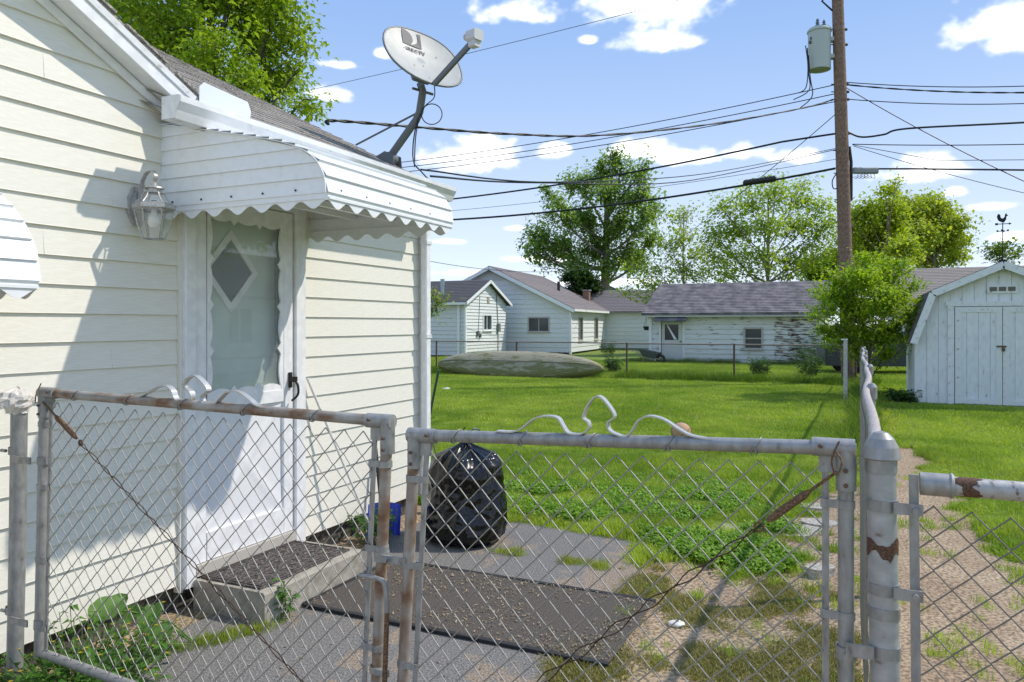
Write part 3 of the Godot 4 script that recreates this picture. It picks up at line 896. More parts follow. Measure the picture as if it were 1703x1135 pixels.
func make_dish():
	var d0 = 6.3
	var base = Vector3(-3.74, 3.02, -5.52)
	var c = pd(703, 97, d0)
	var grey = mat("dish_grey_steel", "6f7374", 0.45, 0.2)
	var face = tmat("dish_face", [[0.3, "a7a9a5"], [0.7, "b3b5b1"]], 0.01, 1.5, 0.5)
	var D = thing("satellite_dish", base, "oval grey satellite dish with lettering standing on the roof edge", "satellite dish")
	var cam = func(r, u, n): return (cr * r + Vector3.UP * u - cf * n)
	var X: Vector3 = cam.call(0.8, -0.08, -0.595).normalized()
	var Y: Vector3 = cam.call(-0.27, 0.85, -0.45)
	Y = (Y - X * Y.dot(X)).normalized()
	var N = X.cross(Y)
	var W = 0.365; var H = 0.315
	var surf = func(u, v): return c + X * (u * W) + Y * (v * H) + N * (0.05 * (u * u + v * v) - 0.03)
	var P = []; var Q = []
	for i in 33:
		var row = []; var rq = []
		var a = TAU * i / 32
		for j in 9:
			var r = j / 8.0
			var e = pow(pow(abs(cos(a)), 2.3) + pow(abs(sin(a)), 2.3), -1 / 2.3)
			row.append(surf.call(cos(a) * r * e, sin(a) * r * e)); rq.append(surf.call(cos(a) * r * e, sin(a) * r * e) - N * 0.012)
		P.append(row); Q.append(rq)
	var m = mb(); 
	var PR = P.duplicate(); PR.reverse()
	m.grid(PR, 32, 8)
	obj(m, "reflector", face, D)
	m = mb(); m.grid(Q, 32, 8)
	var rim = []
	for i in 33: rim.append(P[i][8] - N * 0.006)
	m.tube(rim, 0.010, 6, false)
	obj(m, "back_shell", grey, D)
	# print on the face: quartered emblem and the word
	var ink = mat("dish_print", "58565c", 0.6)
	var flat = func(poly, called):
		var mm = mb()
		var idx = Geometry2D.triangulate_polygon(PackedVector2Array(poly))
		for i in range(0, idx.size(), 3):
			var q = []
			for k in 3: q.append(surf.call(-0.42 + (poly[idx[i + k]].x + 0.66) * 1.365, 0.44 + (poly[idx[i + k]].y - 0.36) * 1.045) + N * 0.004)
			mm.tri(q[0], q[1], q[2])
		obj(mm, called, ink, D)
	var half = [Vector2(-0.66, 0.80), Vector2(-0.66, 0.36)]
	for k in 9:
		var a = -PI / 2 + PI * k / 8
		half.append(Vector2(-0.60 + 0.155 * cos(a), 0.58 + 0.22 * sin(a)))
	flat.call(half, "emblem_half")
	var sw = [Vector2(-0.29, 0.80), Vector2(-0.29, 0.36), Vector2(-0.58, 0.36)]
	for k in 9:
		var s = k / 8.0
		sw.append(Vector2(-0.58, 0.36).lerp(Vector2(-0.36, 0.80), s) + Vector2(0.10, -0.06) * sin(PI * s))
	flat.call(sw, "emblem_sweep")
	var tm = TextMesh.new()
	var fnt = SystemFont.new(); fnt.font_names = PackedStringArray(["Droid Sans"]); fnt.font_weight = 700
	tm.font = fnt; tm.text = "DIRECTV"; tm.font_size = 24; tm.pixel_size = 0.0022; tm.depth = 0.002
	tm.material = ink
	var w = MeshInstance3D.new(); w.name = "lettering"; w.mesh = tm
	D.add_child(w, true)
	w.global_transform = Transform3D(Basis(X * 1.1, Y, N), surf.call(-0.17, 0.30) + N * 0.006)
	for q in [[-0.25, -0.32], [0.02, -0.2], [0.32, -0.55], [0.45, 0.30], [0.05, -0.72]]:
		m = mb(); m.lathe([Vector2(0.009, 0), Vector2(0.008, 0.003), Vector2(0, 0.004)], Transform3D(Basis(X, N, -Y), surf.call(q[0], q[1])), 8); obj(m, "rivet", grey, D)
	# arm and receiver
	var lnb = pd(789, 66, d0 - 0.42)
	var foot: Vector3 = surf.call(0.05, -1.04) + N * 0.0
	m = mb(); 
	var dir = (lnb - foot).normalized()
	m.bbox((foot + lnb) / 2, Vector3(0.035, 0.045, foot.distance_to(lnb)), 0.006, Basis(dir.cross(Vector3.UP).normalized(), dir.cross(dir.cross(Vector3.UP).normalized()) * -1.0, dir).orthonormalized())
	obj(m, "feed_arm", grey, D)
	m = mb()
	var bz = (c - lnb).normalized(); var bx = bz.cross(Vector3.UP).normalized(); var by = bx.cross(bz)
	var hb = Basis(bx, by, bz)
	m.bbox(lnb + Vector3.UP * 0.03, Vector3(0.10, 0.085, 0.10), 0.012, hb)
	m.bbox(lnb - Vector3.UP * 0.03, Vector3(0.07, 0.06, 0.07), 0.010, hb)
	var head = obj(m, "receiver_head", mat("pale_plastic", "c9cac8", 0.5), D)
	m = mb(); m.lathe([Vector2(0.028, 0), Vector2(0.03, 0.03), Vector2(0.022, 0.045), Vector2(0, 0.05)], Transform3D(Basis(bx, bz, by), lnb + Vector3.UP * 0.035 + bz * 0.05 - bx * 0.01), 12)
	obj(m, "feed_cap", mat("tan_plastic", "cdb9a2", 0.5), head)
	# mast, brace, foot
	var back = surf.call(0.0, -0.35) - N * 0.10
	var elbow = pd(697, 192, 6.45); var topm = pd(703, 152, 6.42)
	m = mb(); m.tube([base + Vector3(0, 0.04, 0), base.lerp(elbow, 0.9), elbow + (topm - elbow) * 0.15, elbow.lerp(topm, 0.5), topm, topm.lerp(back, 0.6)], 0.033, 12); obj(m, "mast", grey, D)
	m = mb(); m.tube([pd(592, 241, 6.9), elbow + Vector3(0, 0.03, 0)], 0.009, 8); obj(m, "brace", grey, D)
	m = mb(); m.bbox(back + N * 0.05, Vector3(0.16, 0.12, 0.09), 0.01, Basis(X, Y, N)); m.tube([topm - X * 0.1, topm + X * 0.1], 0.012, 8); obj(m, "bracket", grey, D)
	m = mb()
	var rn = Vector3(0.5, 1, 0).normalized(); var ru = Vector3(-1, 0.5, 0).normalized()
	m.bbox(base - rn * 0.01, Vector3(0.16, 0.26, 0.012), 0.02, Basis(Vector3(0, 0, -1), ru, rn * 1.0))
	m.lathe([Vector2(0, -0.05), Vector2(0.048, -0.05), Vector2(0.052, -0.045), Vector2(0.052, 0.045), Vector2(0.048, 0.05), Vector2(0, 0.05)], Transform3D(Basis(rn, Vector3(0, 0, 1), rn.cross(Vector3(0, 0, 1))), base + rn * 0.035), 14)
	for zz in [-0.06, 0.06]:   # cheeks of the roof bracket
		m.prism([Vector2(-0.10, -0.005), Vector2(0.12, -0.005), Vector2(0.05, 0.075), Vector2(-0.045, 0.08)], Transform3D(Basis(ru, rn, ru.cross(rn)), base + Vector3(0, 0, zz - 0.003)), 0.006)
	obj(m, "foot", grey, D)
	var black = mat("black_cable", "17181a", 0.5)
	m = mb()
	m.tube(spline([foot, pd(722, 162, 6.35), pd(708, 175, 6.4), pd(703, 185, 6.4)], 6), 0.0045, 6)
	var loop = []
	for k in 21: loop.append(pd(718, 190, 6.4) + (cr * cos(TAU * k / 20 + PI) + Vector3.UP * sin(TAU * k / 20 + PI)) * 0.088)
	m.tube(loop, 0.0045, 6, false)
	m.tube(spline([pd(702, 186, 6.4), pd(693, 205, 6.4), pd(687, 240, 6.4), pd(688, 270, 6.35), pd(700, 285, 6.3), pd(714, 300, 6.3)], 6), 0.006, 6)
	m.tube(spline([pd(697, 195, 6.4), pd(691, 230, 6.4), pd(689, 278, 6.35)], 6), 0.005, 6)
	obj(m, "cable", black, D)

# ---------- chain link
func link_mesh(m: MB, Q: Callable, width: float, height: float, pitch: float, r: float, sides := 5, bends := true):   # zig-zag wires hooked into each other; Q(a, b, out) maps to space
	var n = int(round(width / (pitch / 2)))
	var half = width / n
	var k = int(round(height / (pitch / 2)))
	var hh = height / k
	for i in n:
		var pts = []
		for j in k + 1:
			var right = (i + j) % 2
			var a = (i + right) * half
			var out = (r * 1.1) * (1 if (i + j) % 2 else -1)
			if bends and j > 0 and j < k:
				var s = -1.0 if right else 1.0
				pts.append(Q.call((a + s * half * 0.16) / width, (j - 0.16) * hh / height, out * 0.6))
				pts.append(Q.call((a - s * r * 0.6) / width, j * hh / height, out))
				pts.append(Q.call((a + s * half * 0.16) / width, (j + 0.16) * hh / height, out * 0.6))
			else: pts.append(Q.call((a - (0.6 * r if right == 0 else -0.6 * r)) / width, j * hh / height, out))
		m.tube(pts, r, sides, false)

func band(m: MB, at: Vector3, r: float, w: float, up := Vector3.UP):
	var q = up.cross(Vector3.RIGHT if abs(up.x) < 0.9 else Vector3.FORWARD).normalized()
	m.lathe([Vector2(r, -w / 2), Vector2(r + 0.003, -w / 2), Vector2(r + 0.003, w / 2), Vector2(r, w / 2)], Transform3D(Basis(q, up, q.cross(up)), at), 14)

func ragged(m: MB, at: Vector3, up: Vector3, r: float, w: float, sd: int):   # patch of rust round a pipe, with an uneven outline
	var q = up.cross(Vector3.RIGHT if abs(up.x) < 0.9 else Vector3.FORWARD).normalized(); var p = q.cross(up)
	for k in 40:
		var e = []
		for j in 2:
			var a = TAU * (k + j) / 40
			var d = q * cos(a) + p * sin(a)
			for s in [-1, 1]: e.append(at + d * r + up * s * w * (0.5 + 0.75 * fine.get_noise_3d(cos(a) * 38 + sd * 40, sin(a) * 38, s * 60)))
		m.quad(e[0], e[2], e[3], e[1])
func galv(called = "galvanised_steel") -> StandardMaterial3D:
	return tmat(called, [[0.05, "74726c"], [0.2, "8c8b88"], [0.5, "999997"], [0.85, "a7a7a5"]], 0.014, Vector3(4, 1.6, 4), 0.5, 2.0, 0.35, 5, 17)
func rusty() -> StandardMaterial3D:
	return tmat("rust_streaked_steel", [[0.15, "76563f"], [0.35, "8f7c6b"], [0.5, "9a928a"], [0.8, "aaa7a2"]], 0.008, Vector3(1.6, 1.6, 3.0), 0.6, 3.0, 0.25, 5, 19)

func make_gate(label, xl, xr, ytl, ytr, ybl, ybr, dxl, dxr, scroll: Array, rusted: bool, latch_side: int):
	var T = -1.96
	var g = thing("gate", Vector3((xl + xr) / 2, 0, T), label, "gate", "")
	var Q = func(a, b, out): return Vector3(lerp(lerp(xl + dxl, xl, b), lerp(xr + dxr, xr, b), a), lerp(lerp(ybl, ytl, b), lerp(ybr, ytr, b), a), T + out)
	var st = galv(); var rail = rusty() if rusted else galv("galvanised_rail")
	var R = 0.018
	var m = mb(); m.tube([Q.call(0.02, 1, 0), Q.call(0.33, 1, 0), Q.call(0.66, 1, 0), Q.call(0.98, 1, 0)], R, 12); obj(m, "top_rail", rail, g)
	m = mb(); m.tube([Q.call(0.02, 0, 0), Q.call(0.98, 0, 0)], R, 12); obj(m, "bottom_rail", st, g)
	for a in [0.0, 1.0]:
		m = mb(); m.tube([Q.call(a, -0.02, 0), Q.call(a, 0.5, 0), Q.call(a, 0.97, 0)], R, 12)
		var stile = obj(m, "stile", rusty() if (a == 1.0) == (latch_side > 0) else st, g)
		var tb = 0.045 if a == 0.0 else -0.045   # tension bar and its bands
		m = mb(); m.strip([Q.call(a, 0.0, 0.0) + Vector3(tb, 0.02, 0), Q.call(a, 0.97, 0.0) + Vector3(tb, 0, 0)], Vector3(0, 0, 1), 0.006, 0.016); obj(m, "tension_bar", st, stile)
		for b in [0.1, 0.36, 0.64, 0.88]:
			m = mb(); band(m, Q.call(a, b, 0), R, 0.02); m.box(Q.call(a, b, 0) + Vector3(tb * 0.7, 0, 0.012), Vector3(abs(tb) * 1.1, 0.02, 0.003)); obj(m, "tension_band", st, stile)
		# corner elbow
		var s = 1.0 if a == 0.0 else -1.0
		m = mb()
		m.tube([Q.call(a, 1, 0) - Vector3(0, 0.10, 0), Q.call(a, 1, 0) + Vector3(0, 0.012, 0)], R + 0.005, 12)
		m.tube([Q.call(a, 1, 0) - Vector3(s * 0.02, 0, 0), Q.call(a, 1, 0) + Vector3(s * 0.075, 0, 0)], R + 0.005, 12)
		m.box(Q.call(a, 1, 0) + Vector3(s * 0.035, -0.035, 0), Vector3(0.05, 0.05, 0.012))
		var el = obj(m, "elbow", st, g)
		for p in [Vector3(s * 0.055, 0.005, 0.025), Vector3(0, -0.05, 0.026), Vector3(0, -0.085, 0.026)]:
			m = mb(); m.lathe([Vector2(0.006, 0), Vector2(0.005, 0.004), Vector2(0, 0.005)], Transform3D(Basis(Vector3.RIGHT, Vector3(0, 0, 1), Vector3.DOWN), Q.call(a, 1, 0) + p), 6); obj(m, "rivet", mat("rust_bolt", "6b5544", 0.7, 0.3), el)
	m = mb()
	var W = xr - xl; var Hh = (ytl - ybl)
	var inset = 0.05 / W
	link_mesh(m, func(a, b, o): return Q.call(inset + a * (1 - 2 * inset), 0.012 + b * 0.955, o + 0.004), W * (1 - 2 * inset), Hh * 0.955, 0.0745, 0.0019, 5)
	tag(obj(m, "wire_mesh", mat("mesh_wire", "9a9892", 0.48, 0.45), g), "", "", "", "stuff")
	for a in [0.12, 0.3, 0.47, 0.65, 0.83]:   # tie wires over the top rail
		m = mb()
		var lp = []
		for k in 15: lp.append(Q.call(a + 0.01 * sin(k * 0.5), 1, 0) + Vector3(0, sin(TAU * k / 12.0) * (R + 0.003) - (0.03 if k > 12 else 0.0), cos(TAU * k / 12.0) * (R + 0.003)))
		m.tube(lp, 0.002, 5); obj(m, "tie_wire", mat("mesh_wire", "9a9892", 0.48, 0.45), g)
	# scroll ornament: a bent flat bar on the rail
	var pts = []
	for p in scroll: pts.append(pt(p[0], p[1], 1.96))
	m = mb(); m.strip(spline(pts, 5), Vector3(0, 0, 1), 0.024, 0.004); obj(m, "scroll_ornament", mat("scroll_bar", "c1c1bf", 0.35, 0.5), g)
	return [g, Q]

func make_gates():
	var st = galv()
	var L = make_gate("long galvanised chain-link gate in front of the house door", -2.99, -1.335, 1.325, 1.298, 0.27, 0.19, -0.035, -0.055,
		[[216, 664], [240, 658], [262, 645], [278, 642], [288, 650], [294, 664], [310, 671], [320, 664], [318, 652], [307, 643], [311, 632], [325, 625], [339, 636], [347, 650], [337, 658], [339, 669], [356, 675], [368, 662], [380, 652], [398, 652], [416, 664], [430, 675], [458, 680]], true, 1)
	var R = make_gate("shorter chain-link gate whose rail spans the trash bag and bare soil", -1.235, -0.03, 1.262, 1.305, 0.16, 0.2, -0.062, 0.0,
		[[828, 717], [855, 718], [872, 710], [888, 697], [908, 692], [928, 695], [937, 708], [946, 720], [966, 722], [980, 713], [979, 702], [971, 694], [980, 672], [994, 659], [1008, 668], [1023, 692], [1012, 702], [1016, 717], [1040, 726], [1052, 716], [1062, 700], [1080, 692], [1105, 698], [1130, 714], [1152, 725], [1188, 731]], false, -1)
	# twisted diagonal stay wires with turnbuckles
	var rustw = mat("rusty_wire", "4d3a2c", 0.8, 0.3)
	for q in [[L, Vector3(-2.97, 1.29, -1.94), Vector3(-1.40, 0.26, -1.945), 0.9], [R, Vector3(-0.05, 1.25, -1.94), Vector3(-1.26, 0.22, -1.945), 1.0]]:
		var a = q[1]; var b = q[2]
		var dir = (b - a).normalized(); var side = dir.cross(Vector3(0, 0, 1)).normalized()
		for k in 2:
			var m = mb(); var pp = []
			for i in 61:
				var s = 0.14 + 0.86 * i / 60.0
				var ph = i * 1.1 + PI * k
				pp.append(a.lerp(b, s) + side * (0.006 * sin(ph) + 0.006 * sin(s * PI) * (k * 2 - 1) * (1 if q[3] == 1.0 else 0.3)) + Vector3(0, 0, 0.004 * cos(ph)))
			m.tube(pp, 0.0018, 5); obj(m, "stay_wire", rustw, q[0][0])
		var m2 = mb()
		m2.tube([a, a.lerp(b, 0.05)], 0.004, 6); m2.tube([a.lerp(b, 0.05), a.lerp(b, 0.06), a.lerp(b, 0.12), a.lerp(b, 0.13)], [0.005, 0.010, 0.010, 0.005], 8)
		var ring = []
		for k in 13: ring.append(a.lerp(b, 0.145) + (dir * cos(TAU * k / 12) + side * sin(TAU * k / 12)) * 0.011)
		m2.tube(ring, 0.003, 5, false)
		m2.tube(spline([a + Vector3(0, 0.05, 0.02), a + Vector3(0.012, 0.03, 0.035), a + Vector3(0, 0, 0.03), a + Vector3(-0.01, 0.03, 0.02), a + Vector3(0.006, 0.075, 0.01)], 5), 0.0025, 5)
		obj(m2, "turnbuckle", tmat("rusted_iron", [[0.3, "5a3f2d"], [0.7, "8d7459"]], 0.03, 8.0, 0.8, 0.0, 0.3), q[0][0])
	# fork latch on the long gate and cane bolt
	var m = mb()
	var la = L[1].call(1.0, 0.62, 0)
	band(m, la, 0.021, 0.03); m.box(la + Vector3(0.05, 0, 0.02), Vector3(0.10, 0.022, 0.008)); m.tube([la + Vector3(0.035, 0, 0.012), la + Vector3(0.035, 0, 0.04)], 0.008, 8)
	obj(m, "latch_band", st, L[0])
	m = mb(); m.tube(spline([L[1].call(1.0, 0.565, 0) + Vector3(-0.06, 0.0, 0.03), L[1].call(1.0, 0.565, 0) + Vector3(0.0, 0.0, 0.03), L[1].call(1.0, 0.56, 0) + Vector3(0.035, -0.01, 0.03), L[1].call(1.0, 0.52, 0) + Vector3(0.045, -0.05, 0.03)], 5), 0.008, 8); obj(m, "latch_fork", st, L[0])
	m = mb(); m.tube([L[1].call(1.0, 0.52, 0) + Vector3(0.045, -0.05, 0.03), L[1].call(1.0, 0.0, 0) + Vector3(0.045, -0.17, 0.03)], 0.008, 8); obj(m, "cane_bolt", tmat("rusted_iron", [], 0.03, 8.0), L[0])
	m = mb(); band(m, L[1].call(1.0, 0.3, 0), 0.021, 0.02); m.box(L[1].call(1.0, 0.3, 0) + Vector3(0.03, 0, 0.02), Vector3(0.05, 0.02, 0.012)); obj(m, "bolt_guide", st, L[0])
	# posts
	var lp = thing("gate_post", Vector3(-3.17, 0, -1.96), "galvanised gate post against the house wall capped with wrapped plastic", "post")
	m = mb(); m.tube([Vector3(-3.19, -0.1, -1.96), Vector3(-3.165, 0.6, -1.96), Vector3(-3.15, 1.285, -1.96)], 0.031, 14); obj(m, "pipe", st, lp)
	for y in [0.42, 1.08]:
		m = mb(); band(m, Vector3(-3.155 - (1.28 - y) * 0.03, y, -1.96), 0.031, 0.03); m.box(Vector3(-3.085 - (1.28 - y) * 0.03, y - 0.03, -1.93), Vector3(0.12, 0.028, 0.006)); m.tube([Vector3(-3.22, y, -1.93), Vector3(-3.19, y, -1.93)], 0.007, 8); band(m, Vector3(-2.99 - (1.28 - y) * 0.03, y - 0.03, -1.96), 0.0205, 0.03)
		obj(m, "hinge", st, lp)
	var bag = thing("plastic_wrap", Vector3(-3.15, 1.27, -1.96), "crumpled translucent plastic bag tied over the post top by the wall", "plastic bag")
	m = mb()
	var P = []
	for i in 25:
		var row = []
		for j in 13:
			var v = j / 12.0
			var a = -TAU * i / 24
			var r = [0.034, 0.036, 0.04, 0.05, 0.055, 0.053, 0.056, 0.058, 0.056, 0.05, 0.042, 0.025, 0.0][j] * (1 + 0.30 * fine.get_noise_3d(cos(a) * 60, v * 120, sin(a) * 60)) * (1.25 if cos(a) < 0 else 1.0)
			row.append(Vector3(-3.15 + cos(a) * r - 0.012 * v, 1.235 + v * 0.105 + 0.012 * fine.get_noise_2d(i * 30 % 720, j * 40), -1.96 + sin(a) * r))
		P.append(row)
	P[24] = P[0]
	m.grid(P, 24, 12, false)
	var plas = mat("cloudy_plastic", "d5cfc6", 0.3)
	plas.clearcoat_enabled = true; plas.clearcoat_roughness = 0.15
	obj(m, "wrap", plas, bag)
	var rp = thing("gate_post", Vector3(0.05, 0, -1.96), "thick weathered gate post with domed cap where fences meet", "post")
	var pm = tmat("patched_post", [[0.1, "4a3527"], [0.16, "857a70"], [0.24, "9fa09f"], [0.6, "abacac"], [0.85, "b9baba"]], 0.010, Vector3(2.2, 3.4, 2.2), 0.55, 3.0, 0.3, 5, 29)
	m = mb(); m.tube([Vector3(0.068, -0.1, -1.96), Vector3(0.045, 1.28, -1.96)], 0.0325, 18); obj(m, "pipe", pm, rp)
	m = mb(); ragged(m, Vector3(0.0485, 1.085, -1.96), Vector3.UP, 0.0336, 0.034, 3); ragged(m, Vector3(0.0572, 0.56, -1.96), Vector3.UP, 0.0336, 0.010, 8); obj(m, "rust_ring", tmat("deep_rust", [[0.3, "4b3325"], [0.7, "6f5443"]], 0.03, 9.0, 0.85), rp)
	m = mb(); m.lathe([Vector2(0.0345, -0.03), Vector2(0.0345, 0.0), Vector2(0.043, 0.004), Vector2(0.041, 0.012), Vector2(0.037, 0.03), Vector2(0.028, 0.049), Vector2(0.015, 0.062), Vector2(0.0, 0.066)], Transform3D(Basis(), Vector3(0.045, 1.285, -1.96)), 18); obj(m, "dome_cap", st, rp)
	for y in [1.18, 0.985, 0.93, 0.84, 0.50, 0.42]:
		m = mb(); band(m, Vector3(0.045 + (1.28 - y) * 0.017, y, -1.96), 0.0325, 0.026)
		if y in [1.18, 0.985]: m.box(Vector3(0.10, y, -1.925), Vector3(0.06, 0.026, 0.004)); m.tube([Vector3(0.115, y, -1.935), Vector3(0.115, y, -1.91)], 0.007, 8)
		if y in [0.84, 0.42]: m.box(Vector3(-0.0, y, -1.925), Vector3(0.06, 0.03, 0.006)); band(m, Vector3(-0.03, y - 0.02, -1.96), 0.0205, 0.03); m.tube([Vector3(-0.025, y - 0.02, -1.94), Vector3(-0.025, y - 0.02, -1.928)], 0.010, 8)
		obj(m, "band", st, rp)
	# fence panel on the right
	var f = thing("fence_panel", Vector3(0.9, 0, -1.96), "chain-link fence panel with peeling grey rail right of the domed post", "fence")
	var peel = tmat("peeling_rail", [[0.14, "4b3a31"], [0.2, "7d7069"], [0.27, "a9a7a4"], [0.75, "b6b5b3"], [0.92, "7a7068"]], 0.016, 3.2, 0.6, 3.0, 0.2, 5, 37)
	m = mb(); m.tube([Vector3(0.14, 1.235, -1.96), Vector3(2.4, 1.225, -1.96)], 0.0215, 14); obj(m, "top_rail", peel, f)
	m = mb(); ragged(m, Vector3(0.215, 1.2347, -1.96), Vector3.RIGHT, 0.0219, 0.04, 5); obj(m, "bare_rust_patch", tmat("deep_rust", [[0.3, "4b3325"], [0.7, "6f5443"]], 0.03, 9.0, 0.85), f)
	m = mb(); m.tube([Vector3(0.125, 1.235, -1.96), Vector3(0.19, 1.235, -1.96)], 0.026, 14); m.lathe([Vector2(0.026, 0), Vector2(0.03, 0.004), Vector2(0.026, 0.01)], Transform3D(Basis(Vector3.UP, Vector3.RIGHT, Vector3.FORWARD), Vector3(0.183, 1.235, -1.96)), 14); obj(m, "rail_end_cup", st, f)
	m = mb(); m.strip([Vector3(0.125, 0.06, -1.955), Vector3(0.112, 1.255, -1.955)], Vector3(0, 0, 1), 0.007, 0.020); obj(m, "tension_bar", st, f)
	m = mb(); link_mesh(m, func(a, b, o): return Vector3(0.115 + a * 2.23, 0.05 + b * 1.14 - 0.02 * sin(a * 9), -1.955 + o), 2.23, 1.14, 0.0745, 0.0019, 5)
	tag(obj(m, "wire_mesh", mat("weathered_wire", "7f7a73", 0.6, 0.35), f), "", "", "", "stuff")
	for x in [0.35, 0.62, 0.9]:
		m = mb(); var lp2 = []
		for k in 15: lp2.append(Vector3(x + 0.01 * sin(k * 0.5), 1.232 + sin(TAU * k / 12.0) * 0.024 - (0.05 if k > 12 else 0.0), -1.96 + cos(TAU * k / 12.0) * 0.024))
		m.tube(lp2, 0.002, 5); obj(m, "tie_wire", mat("weathered_wire", "7f7a73", 0.6, 0.35), f)
	# side fence running back along the trodden strip
	var sf = thing("side_fence", Vector3(0.03, 0, -10), "chain-link fence running along the dirt strip to the utility pole", "fence")
	var wob = func(t): return 0.05 + 0.012 * sin(t * 0.9 + 1.0) + 0.008 * sin(t * 2.3)
	var ry = func(t): return 1.235 - 0.008 * (t - 2.0) + 0.004 * sin(t * 1.3)
	m = mb()
	var rr = []
	for i in 60: rr.append(Vector3(wob.call(2.02 + i * 0.32), ry.call(2.02 + i * 0.32), -(2.02 + i * 0.32)))
	m.tube(rr, 0.021, 10); obj(m, "top_rail", tmat("pinkish_grey_rail", [[0.3, "8b8079"], [0.5, "b3aaa4"], [0.75, "c3bcb7"]], 0.03, 4.0, 0.6, 2.0, 0.15, 5, 43), sf)
	m = mb(); link_mesh(m, func(a, b, o): return Vector3(wob.call(2.05 + a * 18.8) - 0.028 + o, 0.03 + b * (ry.call(2.05 + a * 18.8) - 0.04), -(2.05 + a * 18.8)), 18.8, 1.2, 0.0745, 0.0019, 4, false)
	tag(obj(m, "wire_mesh", mat("mesh_wire", "9a9892", 0.48, 0.45), sf), "", "", "", "stuff")
	for t in [4.9, 7.8, 10.7, 13.6, 16.5, 19.4]:
		m = mb(); var q = Vector3(wob.call(t) + 0.03, 0, -t); m.tube([q + Vector3.DOWN * 0.1, q + Vector3.UP * (ry.call(t) - 0.01)], 0.022, 10); m.lathe([Vector2(0.03, -0.05), Vector2(0.03, 0.02), Vector2(0.018, 0.04), Vector2(0, 0.045)], Transform3D(Basis(), q + Vector3.UP * ry.call(t)), 12)
		obj(m, "line_post", st, sf)
	# back fence
	var bf = thing("back_fence", Vector3(-7, 0, -21.4), "low chain-link fence with rusty posts behind the canoe", "fence")
	var brn = tmat("rust_brown_pipe", [[0.3, "4a3529"], [0.7, "7c675a"]], 0.03, 2.0, 0.8)
	m = mb(); m.tube([Vector3(-17, 1.05, -21.4), Vector3(-8, 1.06, -21.4), Vector3(-6.2, 1.045, -21.4), Vector3(-0.1, 1.05, -21.4)], 0.02, 8); obj(m, "top_rail", tmat("tan_pipe", [[0.3, "77685e"], [0.7, "a59a90"]], 0.03, 2.0, 0.7), bf)
	for x in [-15.6, -12.65, -9.75, -6.2, -3.15, -0.1]:
		m = mb(); m.tube([Vector3(x, -0.1, -21.4), Vector3(x, 1.07, -21.4)], 0.028, 8); obj(m, "line_post", brn, bf)
	m = mb(); link_mesh(m, func(a, b, o): return Vector3(-17 + a * 16.9, 0.02 + b * 1.02, -21.375 + o), 16.9, 1.02, 0.0745, 0.0024, 3, false)
	tag(obj(m, "wire_mesh", mat("far_wire", "6f6862", 0.7, 0.2), bf), "", "", "", "stuff")

